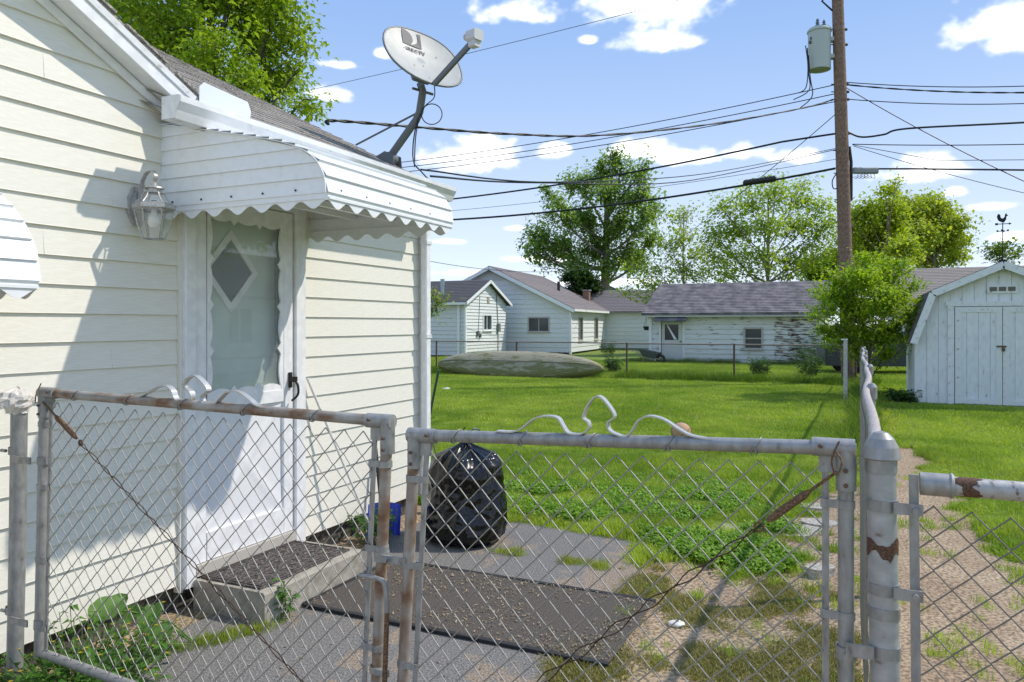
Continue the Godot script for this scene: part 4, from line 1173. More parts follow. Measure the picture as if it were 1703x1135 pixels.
# ---------- things in the yard
func lump(prof: Callable, nu, nv, m: MB):
	var P = []
	for i in nu + 1:
		var row = []
		for j in nv + 1: row.append(prof.call(float(i % nu) / nu, float(j) / nv))
		P.append(row)
	m.grid(P, nu, nv)
func make_yard():
	var conc = tmat("concrete", [[0.1, "8b857a"], [0.5, "9f998d"], [0.9, "aea89c"]], 0.014, 1.6, 0.92, 2.5, 0.0, 5, 51)
	# step
	var s = thing("concrete_step", Vector3(-3.13, 0, -3.5), "low concrete doorstep below the storm door", "step")
	var m = mb()
	m.bbox(Vector3(-3.13, 0.075, -3.5), Vector3(0.52, 0.19, 0.86), 0.012); obj(m, "slab", conc, s)
	var mt = thing("door_mat", Vector3(-3.14, 0.17, -3.5), "dark rubber door mat with raised curls on the concrete step", "mat")
	var rub = tmat("worn_rubber", [[0.3, "33302e"], [0.6, "5a5350"], [0.8, "84776f"]], 0.03, 3.0, 0.8, 4.0, 0.0, 5, 53)
	m = mb(); m.bbox(Vector3(-3.145, 0.176, -3.49), Vector3(0.44, 0.010, 0.78), 0.004); obj(m, "sheet", rub, mt)
	m = mb()
	for i in 9:
		for j in 7:
			var c = Vector3(-3.32 + j * 0.058, 0.182, -3.15 - i * 0.083)
			m.strip([c + Vector3(-0.022, 0, 0.02), c + Vector3(0.0, 0.002, -0.015), c + Vector3(0.022, 0, 0.02)] if (i + j) % 2 else [c + Vector3(0, 0, 0.035), c + Vector3(0, 0, -0.035)], Vector3.UP, 0.006, 0.005)
	m.strip([Vector3(-3.35, 0.183, -3.12), Vector3(-2.94, 0.183, -3.12), Vector3(-2.94, 0.183, -3.86), Vector3(-3.35, 0.183, -3.86), Vector3(-3.35, 0.183, -3.12)], Vector3.UP, 0.006, 0.012)
	tag(obj(m, "raised_pattern", mat("rubber_ridge", "47413e", 0.7), mt), "", "", "", "stuff")
	# ribbed rubber mat on the asphalt
	var rm = thing("rubber_mat", Vector3(-1.97, 0, -3.79), "large black rubber mat strewn with wood chips on the asphalt", "mat")
	m = mb()
	var P = []
	for i in 21:
		var row = []
		for j in 13:
			var x = lerp(-2.85, -1.06, i / 20.0); var t = lerp(3.36, 4.24, j / 12.0)
			row.append(Vector3(x, 0.0215 + 0.007 * fine.get_noise_2d(x * 60, t * 60), -t))
		P.append(row)
	m.grid(P, 20, 12)
	var mm = tmat("gritty_rubber", [[0.25, "343230"], [0.55, "4a4541"], [0.7, "6a5f54"], [0.9, "94836e"]], 0.05, 5.0, 0.92, 1.5, 0.0, 6, 57)
	obj(m, "sheet", mm, rm)
	m = mb(); 
	for q in [[Vector3(-2.85, 0.018, -3.36), Vector3(-1.06, 0.018, -3.36)], [Vector3(-1.06, 0.018, -4.24), Vector3(-2.85, 0.018, -4.24)], [Vector3(-2.85, 0.018, -4.24), Vector3(-2.85, 0.018, -3.36)]]:
		m.strip([q[0], q[0].lerp(q[1], 0.5), q[1]], Vector3.UP, 0.014, 0.03)
	obj(m, "border", mat("black_rubber", "262729", 0.75), rm)
	# loose chips
	rng.seed = 91
	var chip = mb()
	chip.col = Color.WHITE
	chip.box(Vector3.ZERO, Vector3(0.009, 0.002, 0.0035))
	var cm = mat("wood_chip", "ffffff", 0.9); cm.vertex_color_use_as_albedo = true
	var list = []
	for i in 3400:
		var x = rng.randf_range(-2.9, -0.2); var t = rng.randf_range(2.6, 4.7)
		if i % 4 != 0: x = rng.randf_range(-2.84, -1.0); t = rng.randf_range(3.36, 4.3)
		elif i % 8 == 0: x = rng.randf_range(-3.2, 1.0); t = rng.randf_range(1.9, 7.5)
		if x < -2.86 and t > 3.02 and t < 3.95: continue
		if fine.get_noise_2d(x * 70, t * 70) + rng.randf() * 0.5 < 0.22 - 0.2 * smoothstep(-2.2, -1.2, x): continue
		var g = rng.randf_range(0.5, 1.2)
		var on_mat = x > -2.84 and x < -1.07 and t > 3.37 and t < 4.22
		list.append([Transform3D(Basis.from_euler(Vector3(rng.randf() * 0.6, rng.randf() * TAU, rng.randf() * 0.6)).scaled(Vector3.ONE * rng.randf_range(0.5, 1.8)), Vector3(x, 0.029 if on_mat else 0.012, -t)), Color(0.40 * g, 0.31 * g, 0.20 * g)])
	scatter("wood_chips", chip.mesh(cm), list, "scattered tan wood chips and debris over mat, asphalt and soil", "wood chips")
	# stepping stones and rubble, each its own
	var stone = tmat("flagstone", [[0.3, "9c958a"], [0.7, "c0baae"]], 0.03, 2.0, 0.9, 5.0, 0.0, 5, 61)
	for q in [[1196, 881, 0.19, 0.5, "flat flagstone bordered by clover beyond the asphalt"], [1318, 886, 0.24, 0.6, "broad flagstone in bare soil between clover strips"], [1300, 836, 0.22, 0.5, "flagstone at the lawn edge behind the clover strips"], [1215, 842, 0.17, 0.45, "narrow flagstone half sunk in grass near the clover"], [1362, 872, 0.15, 0.5, "flagstone beside the hinge stile of the shorter gate"], [1362, 958, 0.10, 0.7, "raised pale stone block near the gate hinge"], [1352, 845, 0.14, 0.5, "small flagstone close to the side fence"]]:
		var c = pg(q[0], q[1])
		m = mb()
		var poly = []
		for k in 9: poly.append(Vector2(cos(TAU * k / 9), sin(TAU * k / 9) * 0.75) * q[2] * rng.randf_range(0.8, 1.12))
		m.prism(poly, Transform3D(Basis(Vector3.UP, q[3]) * Basis(Vector3(1, 0, 0), Vector3(0, 0, -1), Vector3(0, 1, 0)), c + Vector3(0, -0.02, 0)), 0.04 if q[2] > 0.11 else 0.08)
		tag(obj(m, "flagstone", stone), q[4], "stone", "flagstones by the gate")
	for q in [[1125, 1042, 0.035, "white crumpled scrap on bare soil inside the gate"], [742, 650, 0.09, "small pale object lying on the lawn near the canoe"]]:
		m = mb(); var c = pg(q[0], q[1])
		lump(func(u, v): return c + Vector3(0, q[2] * 0.3, 0) + Vector3(cos(-u * TAU) * sin(v * PI) * 1.4, -cos(v * PI) * 0.5, sin(-u * TAU) * sin(v * PI)) * q[2] * (1 + 0.4 * fine.get_noise_2d(cos(u * TAU) * 80 + v * 90, sin(u * TAU) * 80)), 10, 6, m)
		tag(obj(m, "litter", mat("off_white", "dcdad4", 0.7)), q[3], "litter")
	# filled bin bag
	var bc = Vector3(-2.66, 0, -4.93)
	var tb = thing("trash_bag", bc, "full black plastic trash bag tied at the top on the asphalt", "trash bag")
	m = mb()
	var prof = [0.0, 0.25, 0.30, 0.31, 0.30, 0.285, 0.275, 0.27, 0.25, 0.205, 0.12, 0.045, 0.022]
	var hs = [0.012, 0.014, 0.06, 0.14, 0.23, 0.32, 0.41, 0.50, 0.575, 0.635, 0.675, 0.71, 0.745]
	lump(func(u, v):
		var f = v * 12.0; var i = min(int(f), 11); var k = f - i
		var r = lerp(prof[i], prof[i + 1], k); var y = lerp(hs[i], hs[i + 1], k)
		var a = -u * TAU
		var d = Vector3(cos(a), 0, sin(a))
		var w = 1.0 + 0.17 * fine.get_noise_3d(d.x * 40, y * 90, d.z * 40) + 0.075 * (0.4 - abs(fine.get_noise_3d(d.x * 60, y * 330, d.z * 60))) * smoothstep(0.62, 0.35, y) + 0.06 * (0.4 - abs(fine.get_noise_3d(d.x * 190 + 70, y * 90, d.z * 190))) + 0.006 * fine.get_noise_3d(d.x * 400, y * 1200, d.z * 400) + (0.14 * sin(a * 7 + 3 * fine.get_noise_2d(d.x * 60, d.z * 60)) * smoothstep(0.5, 0.72, y))
		return bc + Vector3(0, y + 0.03 * fine.get_noise_3d(d.x * 40 + 200, y * 60, d.z * 40) * smoothstep(0.0, 0.2, y), 0) + d * r * w * Vector3(1.0, 1, 0.95), 150, 120, m)
	var film = mat("black_film", "08090b", 0.2)
	obj(m, "sack", film, tb)
	m = mb(); m.tube([bc + Vector3(0.0, 0.70, 0), bc + Vector3(0.005, 0.74, 0), bc + Vector3(0.015, 0.765, 0), bc + Vector3(0.03, 0.79, 0)], [0.03, 0.02, 0.022, 0.012], 8); m.strip(spline([bc + Vector3(0.01, 0.75, 0), bc + Vector3(0.05, 0.82, 0.0), bc + Vector3(0.11, 0.825, 0.01), bc + Vector3(0.13, 0.80, 0.02)], 5), cf, 0.05, 0.006); m.strip(spline([bc + Vector3(0.0, 0.75, 0), bc + Vector3(-0.02, 0.81, 0.0), bc + Vector3(0.0, 0.84, 0.01)], 5), cf, 0.045, 0.006); obj(m, "tied_neck", film, tb)
	# snow shovel
	var blue = mat("blue_plastic", "1c3bb8", 0.35)
	var sh = thing("snow_shovel", Vector3(-3.2, 0, -4.78), "blue plastic snow shovel with dark shaft leaning against siding", "shovel")
	var b0 = pd(640, 868, 5.72)
	var hb = Basis(cr, (Vector3.UP * 0.95 - cf * -0.25).normalized(), Vector3.ZERO); hb.z = hb.x.cross(hb.y).normalized()
	m = mb()
	var Q = []
	for i in 13:
		var row = []
		for j in 7:
			var a = i / 12.0 * 2 - 1
			row.append(b0 + hb * Vector3(a * 0.125, (j / 6.0 - 0.5) * 0.25 + 0.02 * (1 - a * a) * (1 if j == 6 else 0), 0.035 * a * a + 0.012 * cos(a * 12)))
		Q.append(row)
	m.grid(Q, 12, 6); obj(m, "blade", blue, sh)
	m = mb(); m.tube([pd(636, 860, 5.72), pd(629, 790, 5.8), pd(620, 705, 5.9)], 0.015, 10); obj(m, "shaft", mat("black_shaft", "24262b", 0.5), sh)
	var stick = mb(); stick.tube([pg(627, 905, 0.01), px_(511, 630, WALL - 0.03)], 0.009, 8)
	tag(obj(stick, "white_pole", mat("white_stick", "d9d8d3", 0.5)), "thin white pole leaning on the siding right of the door", "pole")
	# garden rake behind the bag
	var rk = thing("garden_rake", Vector3(-3.2, 0, -5.75), "green fan rake leaning at the house corner behind the trash bag", "rake")
	var rc = pd(708, 742, 6.75)
	for k in 7:
		m = mb(); var o = cr * (k - 3) * 0.035
		m.tube([rc + Vector3(0, 0.10, 0), rc + o * 0.7, rc + o * 1.3 + Vector3(0, -0.30, 0), rc + o * 1.3 + Vector3(0, -0.33, 0) - cf * 0.03], 0.004, 5); obj(m, "tine", mat("green_tine", "24503a", 0.5), rk)
	m = mb(); m.tube([rc + Vector3(0, -0.56, 0) * 0 + Vector3(0, 0.10, 0), Vector3(-3.36, 1.2, -5.72)], 0.012, 8); m.tube([rc + Vector3(0, 0.1, 0), Vector3(rc.x, 0.0, rc.z)], 0.009, 6); obj(m, "handle", mat("green_handle", "2d4a38", 0.5), rk)
	# basketball
	var bp = pd(1133, 718, 10.2); 
	bp.y = 0.135
	var bb = thing("basketball", Vector3(bp.x, 0, bp.z), "faded tan basketball resting on the lawn", "ball")
	m = mb(); var pr = []
	for k in 13: pr.append(Vector2(sin(PI * k / 12) * 0.135, -cos(PI * k / 12) * 0.135))
	m.lathe(pr, Transform3D(Basis(), bp), 24); obj(m, "cover", tmat("faded_leather", [[0.3, "b08a68"], [0.7, "c29d7b"]], 0.05, 6.0, 0.7, 3.0), bb)
	for e in [Vector3(0.3, 0, 0.5), Vector3(1.5, 0.4, 0.2), Vector3(0.9, 1.2, 0.4)]:
		m = mb(); var rg = []
		for k in 33: rg.append(bp + Basis.from_euler(e) * Vector3(cos(TAU * k / 32), 0, sin(TAU * k / 32)) * 0.135)
		m.tube(rg, 0.003, 5, false); obj(m, "seam", mat("ball_seam", "4b3a2e", 0.8), bb)
	make_canoe()
	make_weeds()

func make_canoe():
	var c = pg(865, 626)
	c.y = 0
	var a0 = pt(725, 606, 20.8); var a1 = pt(1003, 622, 20.5)
	var dir = (a1 - a0); dir.y = 0; dir = dir.normalized()
	var ctr = (a0 + a1) / 2; ctr.y = 0.40
	var cn = thing("canoe", Vector3(ctr.x, 0, ctr.z), "worn olive green canoe lying tipped over on the lawn", "canoe")
	var L = a0.distance_to(a1) / 2; var roll = 0.98
	var up = Vector3.UP; var out = dir.cross(up).normalized()    # towards the camera side
	if out.dot(EYE - ctr) < 0: out = -out
	var keel = (out * sin(roll) + up * cos(roll)).normalized(); var beam = dir.cross(keel).normalized()
	if beam.y < 0: beam = -beam
	var nz = fine
	var shape = func(s, f):   # s -1..1 along, f 0..1 round the section
		var e = pow(max(0.0, 1.0 - pow(abs(s), 2.4)), 0.62)
		var a = PI * f
		var b = 0.47 * e; var d = 0.30 * pow(max(0.0, 1 - pow(abs(s), 7.0)), 0.5) + 0.0
		var sa = pow(abs(sin(a)), 0.62)
		var rocker = -0.05 * pow(abs(s), 3.0)
		return ctr + dir * (s * L) + beam * (cos(a) * b) + keel * (sa * d - 0.12 + rocker)
	var m = mb()
	var nu = 130; var nv = 44
	var cols = []
	var P = []
	for i in nu + 1:
		var row = []
		for j in nv + 1: row.append(shape.call(-1.0 + 2.0 * i / nu, float(j) / nv))
		P.append(row)
	for i in nu:
		for j in nv:
			var f = (j + 0.5) / nv; var s = -1.0 + 2.0 * (i + 0.5) / nu
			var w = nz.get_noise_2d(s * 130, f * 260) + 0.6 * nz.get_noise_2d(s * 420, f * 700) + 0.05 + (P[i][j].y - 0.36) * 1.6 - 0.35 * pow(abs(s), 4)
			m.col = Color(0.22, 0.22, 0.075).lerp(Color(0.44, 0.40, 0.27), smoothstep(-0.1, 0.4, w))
			if nz.get_noise_2d(s * 300 + 99, f * 500) > 0.32: m.col = m.col.lerp(Color(0.30, 0.23, 0.14), 0.4)
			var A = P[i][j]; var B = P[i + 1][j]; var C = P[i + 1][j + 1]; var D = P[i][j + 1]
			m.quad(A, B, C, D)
	var hull = tmat("canoe_paint", [[0.25, "bdbdbd"], [0.6, "f2f2f2"], [0.8, "ffffff"]], 0.03, 2.0, 0.65, 3.0, 0.0, 5, 71)
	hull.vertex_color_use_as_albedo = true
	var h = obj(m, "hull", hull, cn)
	m = mb(); var kl = []
	for i in 41: kl.append(shape.call(-0.97 + 1.94 * i / 40.0, 0.5) + keel * 0.006)
	m.tube(kl, 0.010, 5); obj(m, "keel_strip", mat("keel_dark", "6a6552", 0.7), cn)
	for f in [0.0, 1.0]:
		m = mb(); var g = []
		for i in 41: g.append(shape.call(-1.0 + 2.0 * i / 40.0, f))
		m.tube(g, 0.014, 6); obj(m, "gunwale", mat("gunwale_green", "5c5e38", 0.6), cn)

func weed(called, at: Vector3, label, n, spread, hgt, leaf, col: Color, flowers, sd, group = ""):
	rng.seed = sd
	var w = thing(called, at, label, "weed", group)
	var m = mb(); var st = mb(); var fl = mb()
	for i in n:
		var a = rng.randf() * TAU; var r = sqrt(rng.randf()) * spread
		var foot = Vector3(cos(a) * r * 0.6, 0, sin(a) * r * 0.6)
		var tip = Vector3(cos(a) * r * 1.2, hgt * rng.randf_range(0.45, 1.1), sin(a) * r * 1.2)
		st.tube([foot, foot.lerp(tip, 0.5) + Vector3.UP * hgt * 0.08, tip], 0.0022, 3, false)
		for k in 6:
			var p = foot.lerp(tip, rng.randf_range(0.35, 1.0))
			var yaw = rng.randf() * TAU
			var d = Vector3(cos(yaw), rng.randf_range(-0.2, 0.5), sin(yaw)).normalized()
			leaf_at(m, p, d, leaf * rng.randf_range(0.6, 1.2), 0.55, col * rng.randf_range(0.75, 1.25))
		if flowers and rng.randf() < 0.5:
			fl.col = Color(0.75, 0.55, 0.02)
			for k in 5:
				var d = Vector3(cos(TAU * k / 5), 0.25, sin(TAU * k / 5)) * 0.009
				fl.tri(tip, tip + d.rotated(Vector3.UP, -0.5), tip + d.rotated(Vector3.UP, 0.5))
	obj(m, "leaves", leaf_mat("weed_leaf", 0.5), w, true)
	st.col = col
	obj(st, "stems", mat("weed_stem", "5c7a36", 0.6), w, true)
	if fl.v.size(): obj(fl, "flowers", leaf_mat("weed_flower", 0.6), w, true)
	return w
func leaf_at(m: MB, p: Vector3, d: Vector3, len_: float, wide: float, col: Color, droop := 0.25):   # pointed leaf folded along its rib
	m.col = Color(col.r, col.g, col.b, 1)
	var side = d.cross(Vector3.UP)
	if side.length_squared() < 0.01: side = d.cross(Vector3.RIGHT)
	side = side.normalized() * len_ * wide * 0.5
	var n = side.cross(d).normalized() * len_ * 0.12
	var a = p; var b = p + d * len_ * 0.45; var e = p + d * len_ * 0.95 + Vector3.DOWN * len_ * droop
	m.tri(a, b + side + n, b); m.tri(a, b, b - side + n)
	m.tri(b, b + side + n, e); m.tri(b, e, b - side + n)
func make_weeds():
	weed("weed_clump", Vector3(-3.0, 0, -2.12), "yellow-flowered leafy weeds growing at the foot of the wall", 130, 0.32, 0.28, 0.055, Color(0.10, 0.24, 0.03), true, 101)
	weed("weed_clump", Vector3(-2.93, 0, -1.85), "low leafy weeds in front of the long gate's bottom rail", 110, 0.30, 0.18, 0.08, Color(0.08, 0.20, 0.03), false, 102)
	weed("weed_clump", Vector3(-3.12, 0, -2.5), "small weeds between the burdock and the flowered clump", 36, 0.18, 0.14, 0.04, Color(0.10, 0.22, 0.03), false, 103)
	weed("weed_clump", Vector3(-3.22, 0, -4.55), "dark green weeds sprouting between step and shovel", 46, 0.17, 0.24, 0.05, Color(0.07, 0.19, 0.03), false, 104)
	weed("weed_clump", Vector3(-2.83, 0, -3.2), "slender green sprout beside the corner of the step", 8, 0.05, 0.2, 0.06, Color(0.12, 0.27, 0.04), false, 105)
	weed("weed_clump", Vector3(-3.05, 0, -5.7), "weeds beside the downspout behind the trash bag", 46, 0.2, 0.2, 0.05, Color(0.10, 0.24, 0.03), false, 106)
	# broad burdock leaves
	rng.seed = 107
	var bd = thing("burdock", Vector3(-3.02, 0, -2.75), "burdock with broad pale green leaves under the siding", "weed")
	for q in [[pd(184, 1012, 3.62), 0.20, 0.0], [pd(222, 1022, 3.66), 0.13, 1.2], [pd(252, 1030, 3.62), 0.17, 2.4], [pd(262, 1058, 3.6), 0.15, 3.4], [pd(170, 1100, 3.3), 0.12, 4.4]]:
		var m = mb(); var P = []
		var c = q[0]; var L = q[1]
		var nrm = (Vector3(0.35, 1, 0.5) + Vector3(rng.randf() - 0.5, 0, rng.randf() - 0.5) * 0.9).normalized()
		var u = nrm.cross(Vector3(cos(q[2]), 0.1, sin(q[2]))).normalized(); var w = nrm.cross(u)
		for i in 9:
			var row = []
			for j in 7:
				var a = i / 8.0; var b = j / 3.0 - 1.0
				var wd = pow(sin(PI * min(a * 0.93 + 0.07, 1.0)), 0.7) * (1.15 - 0.5 * a)
				row.append(c + u * (a - 0.5) * L + w * b * wd * L * 0.42 + nrm * (0.12 * L * abs(b) - 0.22 * L * (a - 0.4) * (a - 0.4) + 0.03 * L * sin(a * 17 + b * 5)))
			P.append(row)
		m.col = Color(0.16, 0.31, 0.08) * rng.randf_range(0.8, 1.15)
		m.grid(P, 8, 6); obj(m, "leaf", leaf_mat("burdock_leaf", 0.55), bd)
		m = mb(); m.tube([Vector3(-3.02, 0, -2.75), c.lerp(Vector3(-3.02, 0, -2.75), 0.4) + Vector3.UP * 0.04, c], 0.004, 5); obj(m, "stalk", mat("weed_stem", "5c7a36", 0.6), bd)
	for q in [[1020, 622, 0.55, "dark shrub seedling at the tip of the canoe"], [1265, 628, 0.6, "leafy seedling growing in the back fence mesh"], [1350, 630, 0.75, "leafy weed clump at the fence near the utility pole"], [1008, 590, 0.8, "bushy weeds at the corner of the far white house"], [1345, 600, 1.3, "tall weeds against the peeling garage wall"]]:
		var p = pg(q[0], q[1] if q[1] > 600 else 608)
		if q[1] == 590: p = pd(1012, 585, 37); p.y = 0
		if q[1] == 600: p = pt(1345, 606, 30.4); p.y = 0
		weed("roadside_weed", p, q[3], 60, q[2] * 0.5, q[2], 0.14, Color(0.07, 0.15, 0.03), false, 200 + int(q[0]))
	var fol = weed("hosta_clump", pg(1502, 672), "dark broadleaf plant beside the shed corner", 40, 0.3, 0.28, 0.16, Color(0.07, 0.14, 0.05), false, 230)

# ---------- buildings behind
func lap_wall(parent, called, m_: Material, A: Vector3, B: Vector3, y0: float, y1: float, expo: float, holes := [], top = null):   # boards from A to B (local, outward = right of A->B), holes [a0,a1,y0,y1] along A->B; top(a)->y for gables
	var d = (B - A); var len_ = d.length(); d /= len_
	var o = d.cross(Vector3.UP).normalized()
	var core = mb()
	var cuts = [0.0, len_]
	for h in holes: cuts.append(h[0]); cuts.append(h[1])
	cuts.sort()
	for i in cuts.size() - 1:
		var a = cuts[i]; var b = cuts[i + 1]
		if b - a < 1e-3: continue
		var spans = [[y0, y1]]
		for h in holes:
			if a >= h[0] - 1e-4 and b <= h[1] + 1e-4: spans = [[y0, h[2]], [h[3], y1]]
		for s in spans:
			if s[1] - s[0] > 1e-3: core.box(A + d * (a + b) / 2 + Vector3.UP * (s[0] + s[1]) / 2 - o * 0.05, Vector3(b - a, s[1] - s[0], 0.1), Basis(d, Vector3.UP, o))
	if top != null:
		var poly = [Vector2(0, y1)]
		poly.append(Vector2(len_, y1))
		for k in 9:
			var a = len_ * (1 - k / 8.0)
			if top.call(a) > y1 + 0.01: poly.append(Vector2(a, top.call(a)))
		core.prism(poly, Transform3D(Basis(d, Vector3.UP, o), A - o * 0.1), 0.1)
	var wall = obj(core, called, m_, parent, true)
	var y = y0; var yend = y1
	if top != null: yend = max(top.call(len_ / 2), top.call(len_ * 0.3)) - 0.02
	var clip = func(yy, side):   # where the gable cuts a level line
		var x = 0.0 if side == 0 else len_
		if top == null or yy <= y1: return x
		while x >= 0.0 and x <= len_ and top.call(x) < yy: x += 0.01 if side == 0 else -0.01
		return clamp(x, 0.0, len_)
	while y < yend - 0.03:
		var ye = min(y + expo, yend)
		var segs = [[clip.call(y, 0), clip.call(y, 1), clip.call(ye, 0), clip.call(ye, 1)]]
		for h in holes:
			if ye > h[2] + 0.01 and y < h[3] - 0.01:
				var ns = []
				for s in segs:
					if h[0] > s[0] and h[1] < s[1]: ns.append([s[0], h[0], s[2], h[0]]); ns.append([h[1], s[1], h[1], s[3]])
					else: ns.append(s)
				segs = ns
		for s in segs:
			if s[1] - s[0] < 0.05: continue
			var m = mb()
			var lo = Vector3.UP * (y + 0.016); var hi = Vector3.UP * ye
			var p = A + d * s[0] + lo + o * 0.034; var q = A + d * s[1] + lo + o * 0.034
			m.quad(p, q, A + d * s[3] + hi + o * 0.005, A + d * s[2] + hi + o * 0.005)
			m.quad(p - o * 0.033, q - o * 0.033, q, p)
			obj(m, "siding_board", m_, wall, true)
		y = ye
	return wall

func window_at(parent, at: Vector3, d: Vector3, o: Vector3, w: float, h: float, frame_m, split := 1, vertical := true):
	var b = Basis(d, Vector3.UP, o)
	var m = mb()
	for s in [-1, 1]:
		m.box(at + d * s * (w / 2 + 0.035) + o * 0.02, Vector3(0.07, h + 0.14, 0.07), b); m.box(at + Vector3.UP * s * (h / 2 + 0.035) + o * 0.019, Vector3(w, 0.07, 0.068), b)
	var win = obj(m, "window", frame_m, parent, true)
	m = mb(); m.box(at - o * 0.03, Vector3(w, h, 0.01), b); obj(m, "pane", mat("window_dark", "39434a", 0.06), win, true)
	if split:
		m = mb()
		if vertical: m.box(at - o * 0.01, Vector3(0.04, h, 0.03), b)
		else: m.box(at - o * 0.01, Vector3(w, 0.045, 0.03), b)
		obj(m, "sash_bar", frame_m, win, true)
	m = mb(); m.box(at - Vector3.UP * (h / 2 + 0.085) + o * 0.04, Vector3(w + 0.2, 0.03, 0.12), b); obj(m, "sill", frame_m, win, true)
	return win

func slab_roof(parent, called, m_, e0: Vector3, e1: Vector3, r0: Vector3, r1: Vector3, th := 0.08):   # eave e0->e1, ridge r0->r1
	var m = mb(); var d = Vector3.DOWN * th
	m.quad(e0, e1, r1, r0); m.quad(e0 + d, r0 + d, r1 + d, e1 + d)
	m.quad(e0 + d, e1 + d, e1, e0); m.quad(e1 + d, r1 + d, r1, e1); m.quad(r0 + d, e0 + d, e0, r0); m.quad(r1 + d, r0 + d, r0, r1)
	return obj(m, called, m_, parent, true)
func courses(parent, m_, e0, e1, r0, r1, n):   # laid shingle courses, each a part
	for i in n:
		var a = float(i) / n; var b = (i + 1.15) / n
		var p0 = e0.lerp(r0, a); var p1 = e1.lerp(r1, a); var q0 = e0.lerp(r0, min(b, 1.0)); var q1 = e1.lerp(r1, min(b, 1.0))
		var nn = (p1 - p0).cross(q0 - p0).normalized() * 0.02
		if nn.y < 0: nn = -nn
		var m = mb(); var g = rng.randf_range(0.9, 1.05); m.col = Color(g, g, g)
		m.quad(p0 + nn, p1 + nn, q1 + nn * 0.2, q0 + nn * 0.2); m.quad(p0, p1, p1 + nn, p0 + nn)
		obj(m, "shingle_course", m_, parent, true)

